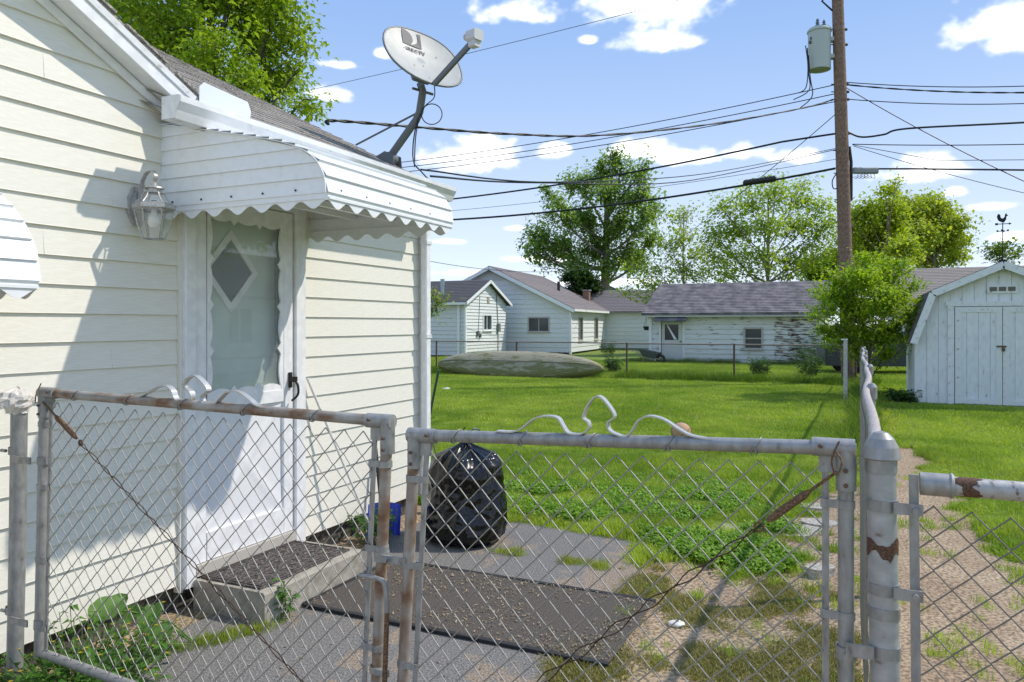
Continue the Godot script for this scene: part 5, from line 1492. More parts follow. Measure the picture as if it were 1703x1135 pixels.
func make_buildings():
	rng.seed = 301
	var white = tmat("far_white_siding", [[0.3, "d6d9d9"], [0.7, "e0e3e3"]], 0.02, 0.8, 0.6)
	var trim = mat("far_white_trim", "e6e8e6", 0.6)
	var dark = tmat("dark_shingle", [[0.3, "4b4a4c"], [0.7, "626163"]], 0.05, 0.6, 0.95, 6.0)
	var purple = tmat("patchy_shingle", [[0.25, "5f5c5e"], [0.45, "6c686a"], [0.6, "7d7778"], [0.8, "878080"]], 0.010, Vector3(0.4, 0.4, 0.4), 0.95, 4.0, 0.0, 5, 81)
	for q in [dark, purple]: q.vertex_color_use_as_albedo = true
	# peeling garage
	var peel = tmat("peeling_white_boards", [[0.0, "5b4a3d"], [0.17, "75675a"], [0.2, "c2c2b9"], [0.28, "d4d7d0"], [0.8, "dee1dc"]], 0.010, Vector3(0.3, 1.6, 0.3), 0.85, 0.0, 0.0, 4, 83)
	var bare_ = tmat("mostly_bare_boards", [[0.25, "4a3a30"], [0.40, "6d5c4e"], [0.45, "b9b6ab"], [0.6, "d6d8d0"]], 0.012, Vector3(0.3, 1.8, 0.3), 0.9, 0.0, 0.0, 4, 84)
	var g = thing("garage", Vector3(-7.93, 0, -30.9), "long weathered white garage with peeling paint and patchy shingle roof", "garage")
	var W = 6.6; var eave = 2.0; var dep = 5.6; var ridge = 3.32
	var o = Vector3(0, 0, 1)
	var wall = lap_wall(g, "wall", peel, Vector3(0, 0, 0), Vector3(4.9, 0, 0), 0.0, eave, 0.2, [[0.42, 1.36, 0.0, 1.72], [3.82, 4.42, 0.68, 1.42]])
	lap_wall(g, "peeled_wall", bare_, Vector3(4.9, 0, 0), Vector3(W, 0, 0), 0.0, eave, 0.2)
	lap_wall(g, "side_wall", peel, Vector3(W, 0, 0), Vector3(W, 0, -dep), 0.0, eave, 0.2, [[0.5, 3.0, 0.0, 1.9]], func(a): return eave + (ridge - eave) * (1 - abs(a / dep * 2 - 1)))
	lap_wall(g, "side_wall", peel, Vector3(0, 0, -dep), Vector3(0, 0, 0), 0.0, eave, 0.2, [], func(a): return eave + (ridge - eave) * (1 - abs(a / dep * 2 - 1)))
	var m = mb(); m.box(Vector3(W / 2, eave / 2, -dep), Vector3(W, eave, 0.1)); obj(m, "back_wall", peel, g, true)
	m = mb(); m.box(Vector3(0.89, 0.86, -0.06), Vector3(0.86, 1.7, 0.05)); var door = obj(m, "door", tmat("door_worn", [[0.2, "8b8478"], [0.35, "d3d6d0"], [0.8, "dde0db"]], 0.03, 1.5, 0.8), g, true)
	m = mb(); m.box(Vector3(0.87, 1.28, -0.032), Vector3(0.56, 0.64, 0.02)); obj(m, "pane", mat("window_dark", "39434a", 0.06), door, true)
	m = mb(); m.prism([Vector2(0.72, 1.58), Vector2(0.68, 1.55), Vector2(0.98, 0.98), Vector2(1.1, 0.98), Vector2(1.02, 1.1)], Transform3D(Basis(), Vector3(0, 0, -0.02)), 0.01); obj(m, "torn_blind", trim, door, true)
	m = mb(); m.box(Vector3(0.40, 0.86, 0.01), Vector3(0.08, 1.74, 0.07)); m.box(Vector3(1.38, 0.86, 0.01), Vector3(0.08, 1.74, 0.07)); m.box(Vector3(0.89, 1.76, 0.01), Vector3(1.06, 0.08, 0.07)); obj(m, "frame", trim, door, true)
	m = mb(); m.lathe([Vector2(0.03, 0), Vector2(0.03, 0.05), Vector2(0, 0.06)], Transform3D(Basis(Vector3.RIGHT, Vector3(0, 0, 1), Vector3.DOWN), Vector3(1.24, 0.9, -0.035)), 8); obj(m, "handle", mat("dark_bronze", "37332e", 0.4, 0.6), door, true)
	window_at(g, Vector3(4.12, 1.05, 0), Vector3.RIGHT, o, 0.6, 0.74, tmat("worn_window_frame", [[0.3, "8e877c"], [0.6, "cfcfc6"]], 0.05, 3.0, 0.85), 1, false)
	slab_roof(g, "door_hood", purple, Vector3(0.22, 1.78, 0.5), Vector3(1.56, 1.78, 0.5), Vector3(0.24, 2.0, 0.02), Vector3(1.54, 2.0, 0.02), 0.06)
	m = mb(); m.box(Vector3(0.0, eave / 2, 0.03), Vector3(0.12, eave, 0.06)); m.box(Vector3(W, eave / 2, 0.03), Vector3(0.14, eave, 0.06)); obj(m, "corner_board", trim, g, true)
	m = mb(); m.box(Vector3(W / 2, eave - 0.04, 0.33), Vector3(W + 0.5, 0.11, 0.04)); m.box(Vector3(W / 2, eave - 0.02, 0.16), Vector3(W + 0.5, 0.03, 0.32)); obj(m, "eave_board", tmat("worn_eave", [[0.3, "a8a69b"], [0.6, "d0d1c9"]], 0.03, 1.5, 0.8), g, true)
	var E0 = Vector3(-0.3, eave + 0.06, 0.37); var E1 = Vector3(W + 0.3, eave + 0.06, 0.37); var R0 = Vector3(-0.3, ridge + 0.1, -dep / 2); var R1 = Vector3(W + 0.3, ridge + 0.1, -dep / 2)
	var rf = slab_roof(g, "roof", purple, E0, E1, R0, R1)
	courses(rf, purple, E0, E1, R0, R1, 20)
	slab_roof(g, "back_roof", purple, Vector3(W + 0.3, eave + 0.06, -dep - 0.37), Vector3(-0.3, eave + 0.06, -dep - 0.37), R1, R0)
	# small gabled house
	var s = thing("small_house", Vector3(-17.15, 0, -31.7), "small grey-white gabled outbuilding behind the canoe", "house")
	var cool = tmat("grey_white_siding", [[0.3, "cfd1d0"], [0.7, "d8dad9"]], 0.02, 0.8, 0.6)
	lap_wall(s, "front_wall", cool, Vector3(-7, 0, 0), Vector3(0, 0, 0), 0.1, 2.7, 0.2)
	lap_wall(s, "gable_wall", white, Vector3(0, 0, 0), Vector3(0, 0, -4.5), 0.1, 2.7, 0.16, [[1.9, 2.75, 1.35, 2.05]], func(a): return 2.7 + 1.04 * (1 - abs(a / 4.5 * 2 - 1)))
	window_at(s, Vector3(0, 1.7, -2.325), Vector3(0, 0, -1), Vector3.RIGHT, 0.85, 0.7, trim)
	m = mb(); m.box(Vector3(-3.5, 1.35, -4.5), Vector3(7, 2.7, 0.1)); m.box(Vector3(-7, 1.35, -2.25), Vector3(0.1, 2.7, 4.4)); obj(m, "back_wall", cool, s, true)
	var sr = slab_roof(s, "roof", dark, Vector3(-7.2, 2.68, 0.3), Vector3(0.25, 2.68, 0.3), Vector3(-7.2, 3.86, -2.25), Vector3(0.25, 3.86, -2.25))
	courses(sr, dark, Vector3(-7.2, 2.68, 0.3), Vector3(0.25, 2.68, 0.3), Vector3(-7.2, 3.86, -2.25), Vector3(0.25, 3.86, -2.25), 14)
	slab_roof(s, "back_roof", dark, Vector3(0.25, 2.68, -4.8), Vector3(-7.2, 2.68, -4.8), Vector3(0.25, 3.86, -2.25), Vector3(-7.2, 3.86, -2.25))
	for q in [[0.32, 1], [-4.82, -1]]:
		var a = Vector3(0.262, 2.60, q[0]); var b = Vector3(0.262, 3.78, -2.25)
		m = mb(); m.strip([a, b], Vector3.RIGHT, 0.03, 0.14); obj(m, "rake_board", trim, s, true)
	m = mb(); m.box(Vector3(-3.5, 2.6, 0.31), Vector3(7.4, 0.12, 0.04)); m.box(Vector3(-0.32, 1.3, 0.07), Vector3(0.12, 2.6, 0.08)); m.box(Vector3(0.0, 1.35, 0.0), Vector3(0.1, 2.7, 0.1)); obj(m, "trim", trim, s, true)
	m = mb(); m.tube([Vector3(-1.6, 3.0, -0.6), Vector3(-1.6, 3.55, -0.6)], 0.09, 10); m.tube([Vector3(-1.6, 3.55, -0.6), Vector3(-1.6, 3.85, -0.6)], 0.11, 10); obj(m, "vent_pipe", mat("zinc", "9fb0b2", 0.4, 0.5), s, true)
	m = mb(); m.box(Vector3(0.03, 2.85, -2.4), Vector3(0.04, 0.32, 0.24)); obj(m, "louvre", mat("beige", "a39c8d", 0.7), s, true)
	m = mb(); m.box(Vector3(0.08, 1.45, -3.5), Vector3(0.14, 0.4, 0.22)); m.tube([Vector3(0.05, 1.65, -3.5), Vector3(0.05, 3.2, -3.3)], 0.02, 6); m.tube([Vector3(0.05, 1.25, -3.5), Vector3(0.05, 0.1, -3.5)], 0.02, 6); obj(m, "meter_box", mat("grey_green_metal", "6d776f", 0.5), s, true)
	m = mb(); m.box(Vector3(0.06, 1.15, -1.2), Vector3(0.1, 0.24, 0.18)); m.box(Vector3(0.06, 1.05, -1.45), Vector3(0.1, 0.2, 0.12)); m.tube([Vector3(0.04, 1.25, -1.3), Vector3(0.04, 3.0, -1.45)], 0.012, 6); obj(m, "cable_box", mat("dark_grey_box", "5a5c58", 0.6), s, true)
	# shed side sliver beside the house corner
	var fp = thing("white_gate_panel", pd(708, 600, 16), "narrow weathered white board fence end beyond the house corner", "fence")
	m = mb(); m.box(Vector3(-0.10, 0.92, 0), Vector3(0.10, 1.05, 0.05)); obj(m, "board", white, fp, true)
	fp.position.y = 0
	m = mb(); m.box(Vector3(0.02, 0.72, 0), Vector3(0.09, 1.44, 0.06)); obj(m, "board", white, fp, true)
	m = mb(); m.box(Vector3(-0.04, 1.46, 0), Vector3(0.3, 0.04, 0.1)); obj(m, "cap_rail", mat("tan_wood", "b3a58f", 0.8), fp, true)
	# large white house
	var tilt = deg_to_rad(5.0)
	var h = thing("white_house", Vector3(-14.0, 0, -37.6), "large white sided house with grey gable roof and low wing", "house", "", tilt)
	lap_wall(h, "gable_wall", white, Vector3(-9, 0, 0), Vector3(0, 0, 0), 0.1, 2.5, 0.26, [[6.7, 7.8, 1.25, 1.95]], func(a): return 2.5 + 2.2 * (1 - abs(a / 9.0 * 2 - 1)))
	lap_wall(h, "side_wall", white, Vector3(0, 0, 0), Vector3(0, 0, -9), 0.1, 2.5, 0.26, [[1.7, 2.5, 0.75, 1.95], [5.4, 6.2, 0.75, 1.95]])
	var wf = mat("greige_frame", "b6b0a8", 0.6)
	window_at(h, Vector3(-1.75, 1.6, 0), Vector3.RIGHT, Vector3(0, 0, 1), 1.1, 0.7, wf)
	window_at(h, Vector3(0, 1.35, -2.1), Vector3(0, 0, -1), Vector3.RIGHT, 0.8, 1.2, wf)
	window_at(h, Vector3(0, 1.35, -5.8), Vector3(0, 0, -1), Vector3.RIGHT, 0.8, 1.2, wf)
	var gr = tmat("mauve_shingle", [[0.3, "746d6d"], [0.7, "8d8584"]], 0.04, 0.5, 0.95, 6.0)
	gr.vertex_color_use_as_albedo = true
	var hr = slab_roof(h, "roof", gr, Vector3(0.35, 2.42, 0.4), Vector3(0.35, 2.42, -9.3), Vector3(-4.5, 4.82, 0.4), Vector3(-4.5, 4.82, -9.3))
	courses(hr, gr, Vector3(0.35, 2.42, 0.4), Vector3(0.35, 2.42, -9.3), Vector3(-4.5, 4.82, 0.4), Vector3(-4.5, 4.82, -9.3), 22)
	slab_roof(h, "far_roof", gr, Vector3(-9.35, 2.42, -9.3), Vector3(-9.35, 2.42, 0.4), Vector3(-4.5, 4.82, -9.3), Vector3(-4.5, 4.82, 0.4))
	for q in [-9.35, 0.35]:
		m = mb(); m.strip([Vector3(q, 2.30, 0.42), Vector3(-4.5, 4.70, 0.42)], Vector3(0, 0, 1), 0.03, 0.18); obj(m, "rake_board", trim, h, true)
	m = mb(); m.prism([Vector2(-5.4, 4.05), Vector2(-3.6, 4.05), Vector2(-4.5, 4.5)], Transform3D(Basis(), Vector3(0, 0, 0.03)), 0.04); obj(m, "gable_louvre", mat("louvre_grey", "c2c6c6", 0.6), h, true)
	m = mb(); m.box(Vector3(0.34, 2.36, -4.4), Vector3(0.05, 0.12, 9.6)); m.box(Vector3(0.02, 1.25, 0.02), Vector3(0.12, 2.5, 0.1)); obj(m, "eave_trim", trim, h, true)
	m = mb(); m.tube([Vector3(-2.1, 3.3, -5.0), Vector3(-2.1, 4.2, -5.0)], 0.09, 8); obj(m, "vent_pipe", mat("black_pipe", "2c2c2e", 0.6), h, true)
	m = mb(); m.box(Vector3(-1.2, 3.35, -8.3), Vector3(0.4, 0.8, 0.4)); var ch = obj(m, "chimney", tmat("old_brick", [[0.3, "80604f"], [0.7, "957565"]], 0.06, 2.0, 0.9), h, true)
	m = mb(); m.box(Vector3(-1.2, 3.79, -8.3), Vector3(0.5, 0.08, 0.5)); obj(m, "chimney_cap", mat("cap_grey", "8d8a85", 0.8), ch, true)
	lap_wall(h, "wing_wall", white, Vector3(0, 0, -8.4), Vector3(4.4, 0, -8.4), 0.1, 2.45, 0.26)
	lap_wall(h, "wing_end_wall", white, Vector3(4.4, 0, -8.4), Vector3(4.4, 0, -13), 0.1, 2.45, 0.26, [[0.5, 1.2, 1.1, 2.0]])
	window_at(h, Vector3(4.4, 1.55, -9.25), Vector3(0, 0, -1), Vector3.RIGHT, 0.7, 0.9, wf)
	var wr = slab_roof(h, "wing_roof", gr, Vector3(-2, 2.42, -8.0), Vector3(4.75, 2.42, -8.0), Vector3(-2, 3.85, -10.2), Vector3(4.75, 3.85, -10.2))
	courses(wr, gr, Vector3(-2, 2.42, -8.0), Vector3(4.75, 2.42, -8.0), Vector3(-2, 3.85, -10.2), Vector3(4.75, 3.85, -10.2), 14)
	slab_roof(h, "wing_back_roof", gr, Vector3(4.75, 2.42, -13.4), Vector3(-2, 2.42, -13.4), Vector3(4.75, 3.85, -10.2), Vector3(-2, 3.85, -10.2))
	m = mb(); m.box(Vector3(-9, 1.3, -4.5), Vector3(0.1, 2.5, 9.0)); m.box(Vector3(-4.5, 1.3, -9.0), Vector3(9, 2.5, 0.1)); obj(m, "back_wall", white, h, true)
	# blue roof far behind
	var far = thing("distant_house", pd(1012, 560, 62) * Vector3(1, 0, 1), "distant house showing only a pale blue gable", "house", "", 0.25)
	lap_wall(far, "wall", mat("pale_blue_siding", "a9c3d1", 0.6), Vector3(-3, 0, 0), Vector3(3, 0, 0), 0.0, 3.4, 0.25, [], func(a): return 3.4 + 1.35 * (1 - abs(a / 6.0 * 2 - 1)))
	for q in [-1, 1]: slab_roof(far, "roof", dark, Vector3(3.2 * q, 3.32, -6), Vector3(3.2 * q, 3.32, 0.3), Vector3(0, 4.85, -6), Vector3(0, 4.85, 0.3))
	# house across the side yard, outside the picture: the door glass mirrors it
	var nb = thing("neighbour_house", Vector3(11, 0, -15), "white neighbouring house mirrored in the storm door glass", "house")
	lap_wall(nb, "wall", white, Vector3(0, 0, -9), Vector3(0, 0, 0), 0.1, 2.6, 0.2, [[2.0, 3.0, 1.0, 2.1], [5.5, 6.5, 1.0, 2.1]])
	window_at(nb, Vector3(0, 1.55, -6.5), Vector3(0, 0, 1), Vector3.LEFT, 1.0, 1.1, trim)
	window_at(nb, Vector3(0, 1.55, -3.0), Vector3(0, 0, 1), Vector3.LEFT, 1.0, 1.1, trim)
	lap_wall(nb, "gable_wall", white, Vector3(0, 0, 0), Vector3(7, 0, 0), 0.1, 2.6, 0.2, [], func(a): return 2.6 + 1.6 * (1 - abs(a / 7.0 * 2 - 1)))
	slab_roof(nb, "roof", dark, Vector3(-0.4, 2.5, -9.4), Vector3(-0.4, 2.5, 0.4), Vector3(3.5, 4.3, -9.4), Vector3(3.5, 4.3, 0.4))
	slab_roof(nb, "far_roof", dark, Vector3(7.4, 2.5, 0.4), Vector3(7.4, 2.5, -9.4), Vector3(3.5, 4.3, 0.4), Vector3(3.5, 4.3, -9.4))
	# hanging basket and barrow near the wing
	var hp = thing("hanging_basket", pd(1076, 545, 38), "small black hanging flower pot at the end of the far wing", "flower pot")
	m = mb(); m.lathe([Vector2(0.0, -0.14), Vector2(0.14, -0.14), Vector2(0.2, 0.06), Vector2(0.21, 0.06), Vector2(0.15, -0.1), Vector2(0, -0.1)], Transform3D(), 12); obj(m, "pot", mat("black_plastic", "222324", 0.5), hp, true)
	m = mb(); for k in 3: m.tube([Vector3(cos(k * 2.1) * 0.2, 0.06, sin(k * 2.1) * 0.2), Vector3(0, 0.75, 0)], 0.008, 4)
	obj(m, "hanger", mat("black_plastic", "222324", 0.5), hp, true)
	var wb = thing("wheelbarrow", pt(1082, 596, 30.0) * Vector3(1, 0, 1), "dark wheelbarrow tipped up at the garage corner", "wheelbarrow")
	m = mb(); m.prism([Vector2(-0.45, 0.62), Vector2(-0.25, 0.32), Vector2(0.2, 0.22), Vector2(0.42, 0.45)], Transform3D(Basis(), Vector3(0, 0, -0.28)), 0.56); obj(m, "tray", mat("barrow_dark", "31403a", 0.6), wb, true)
	m = mb(); m.lathe([Vector2(0.1, -0.04), Vector2(0.18, -0.04), Vector2(0.2, 0), Vector2(0.18, 0.04), Vector2(0.1, 0.04)], Transform3D(Basis(Vector3.RIGHT, Vector3(0, 0, 1), Vector3.DOWN), Vector3(0.42, 0.2, 0)), 14); obj(m, "wheel", mat("black_plastic", "222324", 0.5), wb, true)
	m = mb(); m.tube([Vector3(0.4, 0.2, 0.2), Vector3(-0.8, 0.55, 0.28)], 0.02, 6); m.tube([Vector3(0.4, 0.2, -0.2), Vector3(-0.8, 0.55, -0.28)], 0.02, 6); m.tube([Vector3(-0.2, 0.35, 0.2), Vector3(-0.3, 0, 0.22)], 0.015, 6); m.tube([Vector3(-0.2, 0.35, -0.2), Vector3(-0.3, 0, -0.22)], 0.015, 6); obj(m, "frame", mat("tan_wood", "b3a58f", 0.8), wb, true)
	# tan-roofed house behind the shed
	var th = thing("tan_roofed_house", Vector3(5.5, 0, -33), "house behind the shed with a broad tan shingle roof", "house")
	var tan = tmat("tan_shingle", [[0.3, "8a8078"], [0.5, "9a9087"], [0.75, "a89e95"]], 0.08, 0.7, 0.95, 6.0, 0.0, 5, 87)
	tan.vertex_color_use_as_albedo = true
	lap_wall(th, "wall", white, Vector3(-4.2, 0, 0), Vector3(9, 0, 0), 0.1, 2.2, 0.2)
	m = mb(); m.box(Vector3(-4.25, 1.1, -3.5), Vector3(0.1, 2.2, 7)); m.box(Vector3(2.4, 1.1, -7), Vector3(13.2, 2.2, 0.1)); obj(m, "side_wall", white, th, true)
	var tr = slab_roof(th, "roof", tan, Vector3(-4.7, 2.1, 0.5), Vector3(9.5, 2.1, 0.5), Vector3(-4.7, 4.0, -3.6), Vector3(9.5, 4.0, -3.6))
	courses(tr, tan, Vector3(-4.7, 2.1, 0.5), Vector3(9.5, 2.1, 0.5), Vector3(-4.7, 4.0, -3.6), Vector3(9.5, 4.0, -3.6), 26)
	slab_roof(th, "back_roof", tan, Vector3(9.5, 2.1, -7.7), Vector3(-4.7, 2.1, -7.7), Vector3(9.5, 4.0, -3.6), Vector3(-4.7, 4.0, -3.6))
	var car = thing("parked_car", pd(1478, 602, 24) * Vector3(1, 0, 1), "dark car half hidden behind the fence left of the shed", "car", "", 0.2)
	m = mb()
	m.prism([Vector2(-2.0, 0.3), Vector2(2.0, 0.3), Vector2(2.05, 0.65), Vector2(1.9, 0.8), Vector2(1.1, 0.9), Vector2(0.5, 1.35), Vector2(-1.0, 1.38), Vector2(-1.7, 0.95), Vector2(-2.05, 0.85)], Transform3D(Basis(), Vector3(0, 0, -0.8)), 1.6); obj(m, "body", mat("car_paint", "3a4046", 0.25, 0.3), car, true)
	m = mb(); m.prism([Vector2(-1.4, 0.95), Vector2(0.9, 0.93), Vector2(0.45, 1.28), Vector2(-0.95, 1.3)], Transform3D(Basis(), Vector3(0, 0, 0.80)), 0.012); obj(m, "side_window", mat("window_dark", "39434a", 0.06), car, true)
	for x in [-1.25, 1.25]:
		for z in [-0.72, 0.72]:
			m = mb(); m.lathe([Vector2(0.0, -0.1), Vector2(0.3, -0.1), Vector2(0.32, 0), Vector2(0.3, 0.1), Vector2(0.2, 0.11), Vector2(0.0, 0.09)], Transform3D(Basis(Vector3.RIGHT, Vector3(0, 0, 1), Vector3.DOWN), Vector3(x, 0.32, z)), 18); obj(m, "wheel", mat("tyre", "1c1c1d", 0.8), car, true)

func make_shed():
	var x0 = 1.0; var x1 = 3.95; var T = -17.0; var dep = 3.0
	var s = thing("garden_shed", Vector3((x0 + x1) / 2, 0, T), "white barn-roofed garden shed with double doors and peeling paint", "shed")
	var wp = tmat("shed_white", [[0.05, "8f887d"], [0.09, "cfd1cf"], [0.25, "dcdfe0"], [0.8, "e6e9ea"]], 0.014, Vector3(1.2, 0.5, 1.2), 0.65, 0.0, 0.0, 4, 93)
	var worn = tmat("worn_fascia", [[0.06, "8d867c"], [0.1, "c5c3bd"], [0.25, "dfe1e0"], [0.8, "e6e8e7"]], 0.010, 1.8, 0.75, 2.0, 0.0, 5, 95)
	var sh = tmat("shed_shingle", [[0.3, "5a5651"], [0.7, "77716a"]], 0.06, 1.2, 0.95, 5.0)
	var cx = (x0 + x1) / 2
	var gam = [Vector2(x0 - 0.06, 1.22), Vector2(1.28, 2.22), Vector2(cx, 2.76), Vector2(2 * cx - 1.28, 2.22), Vector2(x1 + 0.06, 1.22)]
	# front made of vertical grooved boards, each with its own top
	var top = func(x):
		for i in 4:
			if x <= gam[i + 1].x: return lerp(gam[i].y, gam[i + 1].y, (x - gam[i].x) / (gam[i + 1].x - gam[i].x))
		return gam[4].y
	var m = mb()
	m.prism([Vector2(x0, 0.03), Vector2(x1, 0.03), Vector2(x1, 1.25), gam[3], gam[2], gam[1], Vector2(x0, 1.25)], Transform3D(Basis(), Vector3(0, 0, T - 0.08)), 0.06)
	var front = obj(m, "front_wall", wp, s)
	var x = x0
	while x < x1 - 0.02:
		var xe = min(x + 0.203, x1)
		var yb = 0.05
		if xe > 1.70 and x < 3.22: yb = 2.0
		m = mb(); m.prism([Vector2(x + 0.004, yb), Vector2(xe - 0.004, yb), Vector2(xe - 0.004, top.call(xe)), Vector2(x + 0.004, top.call(x))], Transform3D(Basis(), Vector3(0, 0, T - 0.02)), 0.018)
		obj(m, "board", wp, front)
		x = xe
	m = mb(); m.box(Vector3(x0 + 0.02, 0.63, T - dep / 2), Vector3(0.05, 1.2, dep)); m.box(Vector3(x1 - 0.02, 0.63, T - dep / 2), Vector3(0.05, 1.2, dep)); m.prism([Vector2(x0, 0.03), Vector2(x1, 0.03), Vector2(x1, 1.25), gam[3], gam[2], gam[1], Vector2(x0, 1.25)], Transform3D(Basis(), Vector3(0, 0, T - dep)), 0.06); obj(m, "side_wall", wp, s)
	for i in 4:
		var a = gam[i]; var b = gam[i + 1]
		var d = (b - a).normalized(); var n = Vector2(-d.y, d.x)
		m = mb(); m.prism([a, b, b + n * 0.05, a + n * 0.05] if true else [], Transform3D(Basis(), Vector3(0, 0, T - dep - 0.1)), dep + 0.25)
		var rf = obj(m, "roof", sh, s)
		m = mb(); m.prism([a - n * 0.09 + d * 0.02, b - n * 0.09 - d * 0.02, b + n * 0.04, a + n * 0.04], Transform3D(Basis(), Vector3(0, 0, T + 0.151)), 0.03); obj(m, "fascia", worn, s)
		if i == 0:
			for k in 7:   # shingles of the steep side, seen edge on
				for z in 10:
					var p = a.lerp(b, k / 7.0) + n * 0.052; var q = a.lerp(b, (k + 1.1) / 7.0) + n * 0.052
					m = mb()
					var z0 = T + 0.15 - z * 0.31 - 0.15 * (k % 2); var z1 = max(z0 - 0.30, T - dep - 0.1)
					var o2 = Vector3(n.x, n.y, 0) * 0.012
					m.quad(Vector3(p.x, p.y, z1) + o2, Vector3(p.x, p.y, z0) + o2, Vector3(q.x, q.y, z0), Vector3(q.x, q.y, z1)); m.quad(Vector3(p.x, p.y, z1), Vector3(p.x, p.y, z0), Vector3(p.x, p.y, z0) + o2, Vector3(p.x, p.y, z1) + o2); m.tri(Vector3(p.x, p.y, z0), Vector3(q.x, q.y, z0), Vector3(p.x, p.y, z0) + o2)
					obj(m, "shingle", sh, rf)
	# door frame and double doors
	m = mb()
	m.box(Vector3(1.62, 1.0, T + 0.02), Vector3(0.11, 1.92, 0.04)); m.box(Vector3(cx * 2 - 1.62, 1.0, T + 0.02), Vector3(0.11, 1.92, 0.04)); m.box(Vector3(cx, 2.0, T + 0.025), Vector3(1.9, 0.09, 0.05)); obj(m, "door_frame", worn, s)
	for k in 2:
		var a = 1.69 if k == 0 else cx + 0.006; var b = cx - 0.006 if k == 0 else 2 * cx - 1.69
		m = mb(); m.box(Vector3((a + b) / 2, 1.0, T + 0.0), Vector3(b - a, 1.88, 0.03)); var dr = obj(m, "door", wp, s)
		for q in 4:
			m = mb(); var w = (b - a) / 4; m.box(Vector3(a + w * (q + 0.5), 1.0, T + 0.02), Vector3(w - 0.012, 1.8, 0.016)); obj(m, "board", wp, dr)
		for q in [[a + 0.05, 1.0, 0.10, 1.88], [b - 0.05, 1.0, 0.10, 1.88]]:
			m = mb(); m.box(Vector3(q[0], q[1], T + 0.035), Vector3(q[2], q[3], 0.02)); obj(m, "batten", worn, dr)
		for q in [1.89, 0.11]:
			m = mb(); m.box(Vector3((a + b) / 2, q, T + 0.034), Vector3(b - a - 0.2, 0.10, 0.02)); obj(m, "batten", worn, dr)
	m = mb(); m.box(Vector3(cx - 0.02, 1.18, T + 0.055), Vector3(0.16, 0.03, 0.015)); m.box(Vector3(cx + 0.01, 1.12, T + 0.06), Vector3(0.05, 0.06, 0.025)); m.tube([Vector3(cx - 0.005, 1.15, T + 0.065), Vector3(cx + 0.01, 1.19, T + 0.065), Vector3(cx + 0.025, 1.15, T + 0.065)], 0.005, 5); obj(m, "hasp", mat("rust_bolt", "6b5544", 0.7, 0.3), s)
	m = mb(); m.box(Vector3(cx, 2.28, T + 0.01), Vector3(0.5, 0.16, 0.03)); var v = obj(m, "vent", worn, s)
	for k in 3:
		m = mb(); m.box(Vector3(cx - 0.15 + k * 0.15, 2.28, T + 0.027), Vector3(0.12, 0.08, 0.01)); obj(m, "vent_grille", mat("vent_dark", "6f6a62", 0.8), v)
	# weather vane
	var p = Vector3(cx, 2.82, T + 0.05)
	var wv = thing("weather_vane", p, "black rooster weather vane on the shed roof peak", "weather vane")
	var iron = mat("black_iron", "26262a", 0.6, 0.4)
	m = mb(); m.tube([p - Vector3(0, 0.08, 0), p + Vector3(0, 0.72, 0)], 0.009, 6); m.box(p - Vector3(0, 0.03, 0), Vector3(0.12, 0.08, 0.1)); obj(m, "rod", iron, wv)
	m = mb(); for k in 2:
		var d = Vector3(cos(k * PI / 2 + 0.3), 0, sin(k * PI / 2 + 0.3)) * 0.085
		m.tube([p + Vector3(0, 0.56, 0) - d, p + Vector3(0, 0.56, 0) + d], 0.006, 5)
		for e in [-1, 1]: m.box(p + Vector3(0, 0.57, 0) + d * e, Vector3(0.03, 0.035, 0.012))
	obj(m, "compass_arms", iron, wv)
	m = mb(); m.tube([p + Vector3(-0.10, 0.70, 0), p + Vector3(0.10, 0.70, 0)], 0.008, 5); m.prism([Vector2(0.10, 0.675), Vector2(0.145, 0.70), Vector2(0.10, 0.725)], Transform3D(Basis(), p - Vector3(0, 0, 0.004)), 0.008); m.box(p + Vector3(-0.10, 0.70, 0), Vector3(0.045, 0.04, 0.008)); obj(m, "arrow", iron, wv)
	m = mb(); m.prism([Vector2(-0.10, 0.78), Vector2(-0.02, 0.74), Vector2(0.03, 0.73), Vector2(0.08, 0.80), Vector2(0.09, 0.88), Vector2(0.135, 0.90), Vector2(0.095, 0.925), Vector2(0.09, 0.96), Vector2(0.06, 0.945), Vector2(0.045, 0.87), Vector2(0.0, 0.83), Vector2(-0.045, 0.85), Vector2(-0.06, 0.93), Vector2(-0.115, 0.95), Vector2(-0.14, 0.88), Vector2(-0.12, 0.82)].map(func(q): return Vector2(q.x * 0.68, 0.70 + (q.y - 0.70) * 0.78)), Transform3D(Basis(), p - Vector3(0, 0, 0.006)), 0.012); obj(m, "rooster", iron, wv)

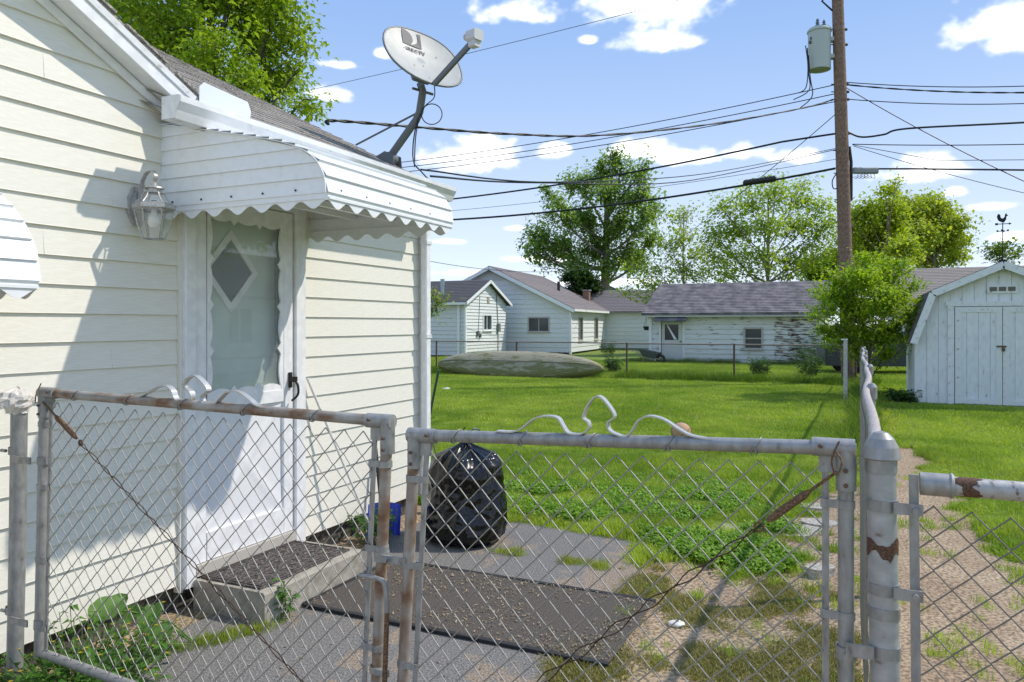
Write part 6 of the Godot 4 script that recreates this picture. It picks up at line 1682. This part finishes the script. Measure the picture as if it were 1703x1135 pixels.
# ---------- utility pole and lines
func make_pole():
	var B = Vector3(-0.26, 0, -21.75)
	var up = (Vector3(-0.30 * cos(YAW), 10.2, 0.30 * sin(YAW))).normalized()
	var wood = tmat("pole_wood", [[0.25, "5b4638"], [0.45, "7d6351"], [0.6, "93786a"], [0.8, "a89080"]], 0.03, Vector3(6, 0.5, 6), 0.9, 9.0, 0.0, 5, 97)
	var pole = thing("utility_pole", B, "tall weathered wooden utility pole by the back fence", "utility pole")
	var P = func(y): return B + up * y
	var m = mb(); m.tube([P.call(-0.2), P.call(3), P.call(7), P.call(12.2)], [0.185, 0.175, 0.16, 0.135], 16); obj(m, "shaft", wood, pole)
	var steel = mat("pole_hardware", "5d6063", 0.5, 0.5)
	for y in [9.4, 9.0, 7.95, 7.75, 7.55, 6.65, 6.2, 5.6, 4.9, 4.2, 3.4]:
		m = mb(); m.tube([P.call(y) - cr * 0.24, P.call(y) + cr * 0.24], 0.014, 6); m.lathe([Vector2(0.03, 0), Vector2(0.04, 0.03), Vector2(0.03, 0.06), Vector2(0, 0.07)], Transform3D(Basis(), P.call(y) + cr * 0.2 - Vector3(0, 0.03, 0)), 8); obj(m, "bolt", steel, pole)
	m = mb(); m.tube([P.call(6.3) + cr * 0.19, P.call(5.9) + cr * 0.23, P.call(5.2) + cr * 0.21, P.call(4.9) + cr * 0.2], 0.045, 6); m.tube(spline([P.call(5.6) - cr * 0.16, P.call(5.4) - cr * 0.28, P.call(5.2) - cr * 0.26, P.call(5.2) - cr * 0.15], 4), 0.015, 5); m.tube([P.call(9.9) - cr * 0.15, P.call(10.15) - cr * 0.42, P.call(10.4) - cr * 0.15], 0.025, 5); obj(m, "cable_bundle", mat("black_cable", "17181a", 0.5), pole)
	# transformer can
	var tc = pd(1363, 82, 19.9)
	var tf = thing("transformer", tc - Vector3(0, 0.55, 0), "pale grey-green cylindrical transformer hanging on the utility pole", "transformer")
	var can = mat("transformer_paint", "b3bab5", 0.45)
	m = mb(); m.lathe([Vector2(0.0, -0.5), Vector2(0.24, -0.5), Vector2(0.25, -0.55), Vector2(0.285, -0.55), Vector2(0.285, 0.44), Vector2(0.31, 0.45), Vector2(0.31, 0.49), Vector2(0.26, 0.55), Vector2(0.0, 0.6)], Transform3D(Basis(), tc), 24); obj(m, "tank", can, tf)
	for q in [[-0.05, 0.62], [0.12, 0.58]]:
		m = mb(); m.lathe([Vector2(0.05, 0), Vector2(0.05, 0.05), Vector2(0.025, 0.06), Vector2(0.06, 0.1), Vector2(0.025, 0.12), Vector2(0.055, 0.16), Vector2(0.02, 0.19), Vector2(0.045, 0.22), Vector2(0.015, 0.27), Vector2(0.0, 0.3)], Transform3D(Basis(), tc + cr * q[0] + Vector3(0, q[1] - 0.08, 0)), 10); obj(m, "bushing", mat("porcelain", "70767a", 0.3), tf)
	m = mb(); for y in [0.25, -0.2]: m.box(tc + cr * 0.33 + Vector3(0, y, 0), Vector3(0.16, 0.1, 0.2), Basis(cr, Vector3.UP, -cf))
	obj(m, "bracket", can, tf)
	m = mb(); for q in [[-0.25, 0.25], [-0.29, 0.15]]: m.lathe([Vector2(0, -0.05), Vector2(0.035, -0.03), Vector2(0.035, 0.03), Vector2(0, 0.05)], Transform3D(Basis(), tc + cr * q[0] + Vector3(0, q[1], 0) - cf * 0.1), 8)
	obj(m, "lug", steel, tf)
	m = mb()
	for q in [[1340, 76, 1344, 110, 1341, 145, 1328, 155], [1345, 92, 1348, 130, 1351, 160, 1331, 180], [1343, 80, 1345, 120, 1346, 150, 1320, 166]]: m.tube(spline([pd(q[0], q[1], 19.8), pd(q[2], q[3], 19.75), pd(q[4], q[5], 19.75), pd(q[6], q[7], 19.8)], 5), 0.014, 5)
	obj(m, "lead_wires", mat("black_cable", "17181a", 0.5), tf)
	# grey terminal box on the right of the pole
	var tb = thing("terminal_box", pd(1440, 284, 19.6), "grey cable terminal box hanging right of the utility pole", "terminal box")
	m = mb(); m.bbox(pd(1440, 284, 19.6), Vector3(0.14, 0.16, 0.62), 0.03, Basis(cf, Vector3.UP, cr).orthonormalized()); obj(m, "case", mat("box_grey", "8c8f91", 0.5), tb)
	m = mb(); for k in 6: m.tube(spline([pd(1428 + k * 5, 288, 19.6), pd(1425 + k * 6, 297, 19.6), pd(1418 + k * 4, 294 - k, 19.7)], 4), 0.006, 4)
	obj(m, "pigtails", mat("black_cable", "17181a", 0.5), tb)
	# white guard post in front
	var gp = thing("white_guard_post", Vector3(-0.27, 0, -17.06), "leaning weathered white post below the leafy tree beside the pole", "post")
	m = mb(); m.bbox(Vector3(-0.27, 0.62, -17.06), Vector3(0.08, 0.08, 1.34), 0.01, Basis(Vector3(1, 0, 0), Vector3(0, 0, -1), Vector3(-0.05, 1, 0)).orthonormalized()); obj(m, "timber", tmat("weathered_white_post", [[0.3, "a09c96"], [0.6, "cdcac4"]], 0.04, Vector3(4, 0.8, 4), 0.85), gp)
	m = mb(); m.box(Vector3(-0.29, 1.29, -17.06), Vector3(0.13, 0.03, 0.11)); obj(m, "cap", mat("off_white", "dcdad4", 0.7), gp)

func wire(label, pts, r, group = "overhead lines"):
	var m = mb()
	m.tube(pts, r, 5)
	tag(obj(m, "overhead_wire", mat("black_cable", "17181a", 0.5)), label, "cable", group)
func twisted(label, pts, r):
	var t = thing("service_cable", pts[0], label, "cable", "overhead lines")
	for k in 2:
		var q = []
		for i in pts.size(): q.append(pts[i] + Vector3.UP * sin(i * 0.9 + PI * k) * r * 0.7 + cr * cos(i * 0.9 + PI * k) * r)
		var m = mb(); m.tube(q, r, 5); obj(m, "strand", mat("black_cable", "17181a", 0.5), t)
func make_wires():
	var A = 21.75   # the alley line
	var end = func(px, py, x1, y1): # continue past the frame in the same plane
		return pt(px, py, A) + (pt(px, py, A) - pt(x1, y1, A)) * 0.6
	var three = [[[1389, 141], [1389, 156], [1389, 169]], [[690, 252], [690, 261], [690, 269]]]
	for k in 3:
		var a = pt(three[0][k][0], three[0][k][1], A); var b = pt(three[1][k][0], three[1][k][1], A)
		b = a + (b - a) * 1.5
		wire(["topmost", "middle", "lowest"][k] + " of three bare wires running left from the pole beside the transformer leads", sag(a, b, 0.35), 0.013)
	for q in [[1408, 137, 1703, 123], [1408, 165, 1703, 152]]:
		var a = pt(q[0], q[1], A); var b = pt(q[2], q[3], A)
		wire("upper" if q[1] == 137 else "lower", sag(a, a + (b - a) * 2.2, 0.3), 0.013)
	get_child(get_child_count() - 1).set_meta("label", "thin wire running right from the pole below the twisted one")
	get_child(get_child_count() - 2).set_meta("label", "highest thin wire running right from the pole")
	var a1 = pt(1408, 141, A); twisted("twisted cable running right from the pole between two thin wires", sag(a1, a1 + (pt(1703, 137, A) - a1) * 2.0, 0.25, 60), 0.014)
	# primary overhead
	wire("high primary wire crossing the sky above the dish", sag(pt(1390, -70, A), pt(300, 195, A), 0.2), 0.009)
	# thick telephone cables along the alley
	var t1 = [pt(1392, 222, A), pt(1365, 226, A), pt(1300, 236, A)]
	var t2 = sag(pt(1300, 236, A), pt(600, 345, A), 0.25)
	wire("thick black cable passing left in front of the large tree top", t1 + t2.slice(1), 0.028)
	var d1 = sag(pt(1390, 280, A), pt(600, 370, A), 0.35)
	wire("lowest thick black cable running left through the splice case", d1, 0.032)
	var sp = thing("splice_case", pt(1263, 301, A), "black cylindrical splice case on the lowest thick cable", "splice case")
	var s0 = pt(1236, 305, A); var s1 = pt(1291, 297, A); var m = mb(); m.tube([s0, s0.lerp(s1, 0.04), s0.lerp(s1, 0.96), s1], [0.04, 0.085, 0.085, 0.04], 10); obj(m, "sleeve", mat("black_plastic", "222324", 0.5), sp)
	m = mb(); for k in 7: m.lathe([Vector2(0.086, -0.02), Vector2(0.098, -0.01), Vector2(0.098, 0.01), Vector2(0.086, 0.02)], Transform3D(Basis(Vector3.UP, (s1 - s0).normalized(), Vector3.UP.cross(s1 - s0).normalized()).orthonormalized(), s0.lerp(s1, (k + 1) / 8.0)), 10)
	obj(m, "rib", mat("black_plastic", "222324", 0.5), sp)
	# drops to this house
	var eave = Vector3(-3.2, 2.78, -5.6)
	wire("thin drop wire from the pole to the gutter end near the dish", spline([pt(1390, 247, A), pd(1180, 288, 16), pd(930, 303, 10), pd(700, 282, 6.7)], 8), 0.009)
	wire("second drop wire reaching the eave just under the dish cable", spline([pt(1390, 249, A), pd(1150, 300, 15.6), pd(900, 304, 9.6), pd(716, 293, 6.5)], 8), 0.010)
	twisted("twisted service cable swooping from the pole to the roof behind the dish", spline([pt(1389, 165, A), pd(1330, 181, 18.6), pd(1180, 207, 16), pd(1000, 225, 13), pd(850, 223, 11.2), pd(700, 212, 9.6), pd(560, 201, 8.6), pd(545, 206, 8.5)], 14), 0.013)
	# other drops
	wire("drop wire slanting from the pole down to the far white house", sag(pt(1390, 190, A), pd(1003, 470, 44), 0.5), 0.011)
	wire("faint wire passing low behind the awning toward the splice case", sag(pt(1390, 265, A), pt(600, 362, A), 0.2), 0.007)
	wire("sagging wire reaching the gable of the small outbuilding", sag(pd(690, 430, 30), pd(1010, 440, 46), 0.5), 0.012)
	wire("service wire descending steeply right from the pole behind the thick cable", sag(pt(1408, 146, A), pt(1703, 293, A) + (pt(1703, 293, A) - pt(1408, 146, A)) * 0.4, 0.15), 0.013)
	var k1 = spline([pt(1408, 218, A), pt(1432, 228, A), pt(1470, 224, A), pt(1510, 214, A), pt(1703, 204, A), pt(1950, 190, A)], 8)
	wire("thick bundled cable dipping just right of the pole", k1, 0.026)
	wire("thin level wire running right at terminal box height above the clouds", sag(pt(1418, 240, A), pt(1703, 254, A) + Vector3(4, 0, 0), 0.1), 0.013)
	wire("lower thin wire fanning right from the pole side", sag(pt(1418, 241, A), pt(1560, 267, A), 0.0) + [pt(1703, 266, A), pt(1950, 262, A)], 0.009)
	wire("thick level cable leaving the terminal box to the right", [pt(1460, 281, A), pt(1515, 281, A), pt(1703, 283, A), pt(1950, 285, A)], 0.024)
	wire("thin wire slanting down right toward the weather vane", sag(pt(1420, 243, A), pt(1703, 327, A) + Vector3(1.5, -0.4, 0), 0.1), 0.009)

# ---------- trees
func leaf_cluster(n, r, size, sd, called) -> ArrayMesh:
	rng.seed = sd
	var m = mb()
	for i in n:
		var p = Vector3(rng.randfn(), rng.randfn() * 0.7, rng.randfn()) * r * 0.5
		var yaw = rng.randf() * TAU
		var d = Vector3(cos(yaw), rng.randf_range(-0.7, 0.5), sin(yaw)).normalized()
		var g = rng.randf_range(0.75, 1.25)
		leaf_at(m, p, d, size * rng.randf_range(0.7, 1.25), 0.62, Color(g, g, g), 0.3)
	return m.mesh(leaf_mat(called, 0.5))
func make_tree(called, base: Vector3, label, category, blobs: Array, trunk_top: Vector3, r0, leaf, clusters, c_lo: Color, c_hi: Color, sd, bark: String, cluster_n := 7, limbs_from := 0.35, gap := 0.0):
	# blobs: [centre, radius] clumps of the crown; limbs grow from the trunk to each clump, twigs and leaves inside it
	var t = thing(called, base, label, category, "")
	var cl = leaf_cluster(cluster_n, leaf * 2.6, leaf, sd, called + "_leaf")
	rng.seed = sd + 1
	var m = mb()
	var trunk = spline([base + Vector3(0, -0.1, 0), base.lerp(trunk_top, 0.3) + Vector3(rng.randfn(), 0, rng.randfn()) * r0 * 0.5, base.lerp(trunk_top, 0.7) + Vector3(rng.randfn(), 0, rng.randfn()) * r0 * 0.7, trunk_top], 5)
	var rad = []
	for i in trunk.size(): rad.append(r0 * lerp(1.0, 0.22, pow(float(i) / (trunk.size() - 1), 0.8)) * (1.25 if i == 0 else 1.0))
	m.tube(trunk, rad, 9)
	var list = []
	var total = 0.0
	for b in blobs: total += pow(b[1], 2.2)
	for b in blobs:
		var c = b[0]; var R = b[1]
		var f = clamp(limbs_from + (1 - limbs_from) * clamp((c.y - base.y) / max(0.1, trunk_top.y - base.y) - 0.45, 0.0, 0.9), 0, 0.95)
		var k = int(f * (trunk.size() - 1))
		var a = trunk[k]
		var lr = min(rad[k] * 0.62, r0 * 0.16 + R * 0.035)
		var limb = spline([a, a.lerp(c, 0.45) + Vector3(0, -0.06 * a.distance_to(c), 0) + Vector3(rng.randfn(), rng.randfn(), rng.randfn()) * R * 0.12, c], 5)
		var lrad = []
		for i in limb.size(): lrad.append(lerp(lr, lr * 0.28, float(i) / (limb.size() - 1)))
		m.tube(limb, lrad, 6, false)
		var nt = 9
		var tips = []
		for i in nt:
			var dir = Vector3(rng.randfn(), rng.randfn() * 0.8 + 0.25, rng.randfn()).normalized()
			var tip = c + dir * R * rng.randf_range(0.55, 1.0)
			var from = limb[rng.randi_range(int(limb.size() * 0.55), limb.size() - 1)]
			m.tube([from, from.lerp(tip, 0.5) + Vector3(rng.randfn(), rng.randfn(), rng.randfn()) * R * 0.06, tip], [lr * 0.26, lr * 0.16, lr * 0.06], 4, false)
			tips.append([from, tip])
		var n = int(clusters * pow(R, 2.2) / total)
		for i in n:
			var tw = tips[rng.randi() % nt]
			var s = rng.randf_range(0.25, 1.05)
			var p = tw[0].lerp(tw[1], s) + Vector3(rng.randfn(), rng.randfn(), rng.randfn()) * R * 0.13
			if rng.randf() < 0.22: p = c + Vector3(rng.randfn(), rng.randfn() * 0.9, rng.randfn()) * R * 0.5
			var k2 = clamp(0.5 + 0.45 * rng.randfn(), 0, 1)
			list.append([Transform3D(Basis.from_euler(Vector3(rng.randf() * 0.8 - 0.4, rng.randf() * TAU, rng.randf() * 0.8 - 0.4)).scaled(Vector3.ONE * rng.randf_range(0.55, 1.45)), p - base), c_lo.lerp(c_hi, k2)])
	obj(m, "trunk", tmat("bark_" + bark, [[0.3, bark], [0.7, Color(bark).lightened(0.25).to_html(false)]], 0.05, Vector3(2, 0.7, 2), 0.95, 6.0), t)
	scatter("crown", cl, list, "", "", t)
	return t
func blobs_px(list, depth, jitter, sd) -> Array:   # [px, py, radius px] of a clump -> clump at the tree's own depth, scattered through the crown's thickness
	rng.seed = sd
	var out = []
	for b in list:
		var d = depth + rng.randf_range(-1, 1) * jitter
		out.append([pd(b[0], b[1], d), b[2] / F * d])
	return out
func foot(px, d) -> Vector3:
	var p = pd(px, HORIZON, d)
	return Vector3(p.x, 0, p.z)
func make_trees():
	# broad tree behind the house on the left
	var b = []
	for q in [[250, 20, 60], [300, 60, 60], [340, -20, 70], [410, 20, 62], [470, 10, 48], [360, 90, 58], [430, 80, 52], [485, 60, 40], [410, 130, 42], [460, 125, 42], [500, 110, 26], [450, 165, 32], [505, 165, 30], [525, 180, 20], [260, -60, 70], [400, -70, 80], [470, -60, 60], [200, -10, 60], [310, 120, 50], [230, 70, 50], [150, 40, 60], [330, -150, 90], [430, -150, 80]]: b.append(q)
	var d0 = 17.0
	make_tree("maple_tree", foot(330, d0), "big bright green maple rising behind the house roof", "tree", blobs_px(b, d0, 2.0, 1), pd(350, -60, d0), 0.24, 0.125, 4600, Color(0.24, 0.38, 0.03), Color(0.50, 0.60, 0.07), 401, "4a4038", 8)
	# large shade tree behind the white house
	d0 = 56.0
	b = [[1000, 285, 28], [1035, 275, 24], [1065, 290, 24], [965, 310, 32], [1010, 325, 34], [1060, 325, 30], [925, 355, 30], [970, 365, 36], [1025, 375, 36], [1075, 365, 30], [890, 395, 28], [935, 405, 34], [985, 415, 34], [1040, 420, 32], [1085, 400, 24], [895, 425, 22], [950, 440, 26], [1060, 440, 26], [1010, 445, 22], [915, 325, 18], [1090, 345, 18], [880, 420, 16], [1020, 260, 14]]
	make_tree("shade_tree", foot(1000, d0), "large dark green shade tree standing behind the white house", "tree", blobs_px(b, d0, 3.0, 2), pd(1010, 300, d0), 0.55, 0.30, 2900, Color(0.19, 0.30, 0.07), Color(0.38, 0.50, 0.14), 402, "6b6258", 7, 0.4)
	d0 = 50.0
	b = [[950, 462, 14], [975, 465, 16], [985, 475, 14], [960, 478, 12]]
	make_tree("evergreen_shrub", foot(968, d0), "dark evergreen mass below the large shade tree", "shrub", blobs_px(b, d0, 0.8, 3), pd(968, 465, d0), 0.12, 0.2, 900, Color(0.02, 0.06, 0.015), Color(0.05, 0.11, 0.02), 403, "4a4038", 7)
	# slender young trees left of the garage roof
	d0 = 39.0
	b = [[1130, 355, 16], [1138, 390, 20], [1115, 410, 18], [1155, 420, 18], [1130, 440, 22], [1090, 445, 18], [1070, 465, 16], [1160, 455, 18], [1105, 470, 16], [1050, 440, 12], [1035, 478, 12], [1145, 345, 9], [1075, 490, 12]]
	make_tree("young_tree", foot(1135, d0), "slender young tree with sparse yellow-green leaves left of the garage", "tree", blobs_px(b, d0, 1.0, 4), pd(1138, 350, d0), 0.09, 0.19, 620, Color(0.30, 0.40, 0.05), Color(0.56, 0.64, 0.10), 404, "7d7164", 6, 0.35)
	# spreading light tree over the garage
	d0 = 40.0
	b = [[1200, 345, 24], [1245, 335, 26], [1290, 320, 26], [1330, 325, 24], [1365, 345, 24], [1190, 390, 26], [1230, 385, 28], [1275, 375, 28], [1320, 375, 28], [1365, 390, 26], [1185, 430, 24], [1225, 430, 24], [1270, 425, 26], [1315, 425, 26], [1360, 430, 22], [1205, 455, 16], [1255, 455, 18], [1310, 455, 16], [1290, 298, 14], [1340, 300, 14], [1380, 365, 16], [1170, 410, 14], [1245, 310, 12], [1382, 410, 16]]
	make_tree("spreading_tree", foot(1276, d0), "open-crowned tree with bright new leaves above the garage roof", "tree", blobs_px(b, d0, 1.8, 5), pd(1278, 330, d0), 0.17, 0.20, 2100, Color(0.30, 0.42, 0.05), Color(0.56, 0.65, 0.10), 405, "6f6458", 6, 0.3)
	d0 = 44.0
	b = [[1350, 440, 22], [1378, 445, 22], [1362, 462, 18], [1392, 425, 18], [1385, 465, 18]]
	make_tree("dense_shrub", foot(1368, d0), "dense mid-green shrub above the right end of the garage roof", "shrub", blobs_px(b, d0, 1.0, 6), pd(1368, 440, d0), 0.1, 0.2, 1000, Color(0.12, 0.22, 0.03), Color(0.28, 0.42, 0.05), 406, "4a4038", 7)
	# yellow-green trees right of the pole
	d0 = 36.0
	b = [[1440, 350, 26], [1475, 345, 28], [1430, 390, 30], [1475, 385, 30], [1420, 430, 26], [1460, 425, 30], [1500, 415, 26], [1440, 460, 28], [1485, 455, 28], [1480, 318, 12], [1490, 300, 9], [1415, 365, 16], [1410, 405, 18]]
	make_tree("yellow_green_tree", foot(1460, d0), "yellow-green tree right of the utility pole", "tree", blobs_px(b, d0, 1.6, 7), pd(1475, 330, d0), 0.16, 0.19, 2500, Color(0.34, 0.44, 0.04), Color(0.62, 0.68, 0.08), 407, "6f6458", 7)
	d0 = 46.0
	b = [[1515, 350, 26], [1555, 350, 28], [1585, 370, 24], [1530, 390, 30], [1575, 400, 28], [1545, 425, 24], [1590, 425, 18], [1505, 330, 16], [1545, 330, 14], [1500, 380, 22], [1600, 400, 12]]
	make_tree("olive_tree", foot(1550, d0), "olive-tinged rounded tree behind the tan-roofed house", "tree", blobs_px(b, d0, 1.8, 8), pd(1550, 345, d0), 0.2, 0.2, 2300, Color(0.36, 0.44, 0.05), Color(0.66, 0.70, 0.10), 408, "5d5347", 8)
	d0 = 60.0
	b = [[1650, 418, 14], [1672, 412, 14], [1690, 425, 12], [1663, 430, 12]]
	make_tree("distant_tree", foot(1668, d0), "small sparse tree far behind the weather vane", "tree", blobs_px(b, d0, 1.0, 9), pd(1668, 412, d0), 0.1, 0.26, 220, Color(0.10, 0.17, 0.02), Color(0.26, 0.34, 0.05), 409, "6f6458", 5)
	# leafy small tree growing through the fence
	d0 = 16.4
	b = [[1385, 495, 26], [1375, 545, 18], [1410, 470, 28], [1440, 460, 26], [1480, 455, 22], [1420, 510, 34], [1465, 500, 36], [1500, 490, 24], [1400, 550, 24], [1445, 552, 28], [1490, 545, 26], [1515, 520, 16], [1428, 582, 18], [1475, 582, 18], [1368, 515, 12], [1440, 425, 14], [1500, 440, 14], [1522, 470, 12], [1354, 522, 9], [1364, 482, 11], [1395, 452, 11], [1470, 430, 11], [1530, 500, 9], [1375, 570, 9], [1520, 560, 10], [1418, 445, 9]]
	make_tree("leafy_small_tree", foot(1442, d0 + 0.2), "vivid green small tree growing between the pole and the shed", "tree", blobs_px(b, d0, 0.7, 10), pd(1455, 500, d0), 0.05, 0.08, 2600, Color(0.26, 0.42, 0.025), Color(0.56, 0.68, 0.06), 410, "4f443b", 8, 0.15)
	rng.seed = 77   # yard tree outside the picture on the right, mirrored in the door glass
	b = []
	for i in 14: b.append([Vector3(8.6 + rng.randfn() * 0.8, 3.6 + rng.randfn() * 0.8, -13.5 + rng.randfn() * 0.8), rng.randf_range(0.5, 0.8)])
	make_tree("yard_tree", Vector3(8.6, 0, -13.5), "leafy yard tree mirrored in the storm door glass", "tree", b, Vector3(8.6, 4.4, -13.5), 0.11, 0.14, 1500, Color(0.2, 0.34, 0.03), Color(0.42, 0.55, 0.06), 412, "5d5347", 7)
	d0 = 9.0   # twig of leaves beyond the house corner
	b = [[718, 490, 10], [728, 500, 8], [716, 512, 8], [740, 492, 6]]
	make_tree("corner_shrub", Vector3(-6.2, 0, -7.9), "few yellow-green sprigs peeking past the house corner", "shrub", blobs_px(b, 10.2, 0.1, 11), pd(708, 500, 10.2), 0.02, 0.06, 60, Color(0.16, 0.26, 0.02), Color(0.4, 0.45, 0.05), 411, "6f6458", 5)

func _ready():
	fine.noise_type = FastNoiseLite.TYPE_SIMPLEX_SMOOTH
	fine.frequency = 0.02
	fine.fractal_octaves = 3
	fine.seed = 4
	make_light()
	make_ground()
	make_house()
	make_shed()
	make_buildings()
	make_awning("white scalloped metal awning over the house door", 2.905, 4.107, [Vector2(0, 2.69), Vector2(0.45, 2.60), Vector2(0.86, 2.505), Vector2(1.04, 2.425), Vector2(1.115, 2.33), Vector2(1.13, 2.235)], 0.055, 6)
	make_awning("white metal window awning left of the lantern, mostly out of view", 0.3, 1.9, [Vector2(0, 2.24), Vector2(0.22, 2.15), Vector2(0.38, 2.03), Vector2(0.47, 1.90), Vector2(0.50, 1.77)], 0.05, 6)
	make_lantern()
	make_dish()
	make_gates()
	make_pole()
	make_wires()
	make_yard()
	make_trees()
	make_grass()
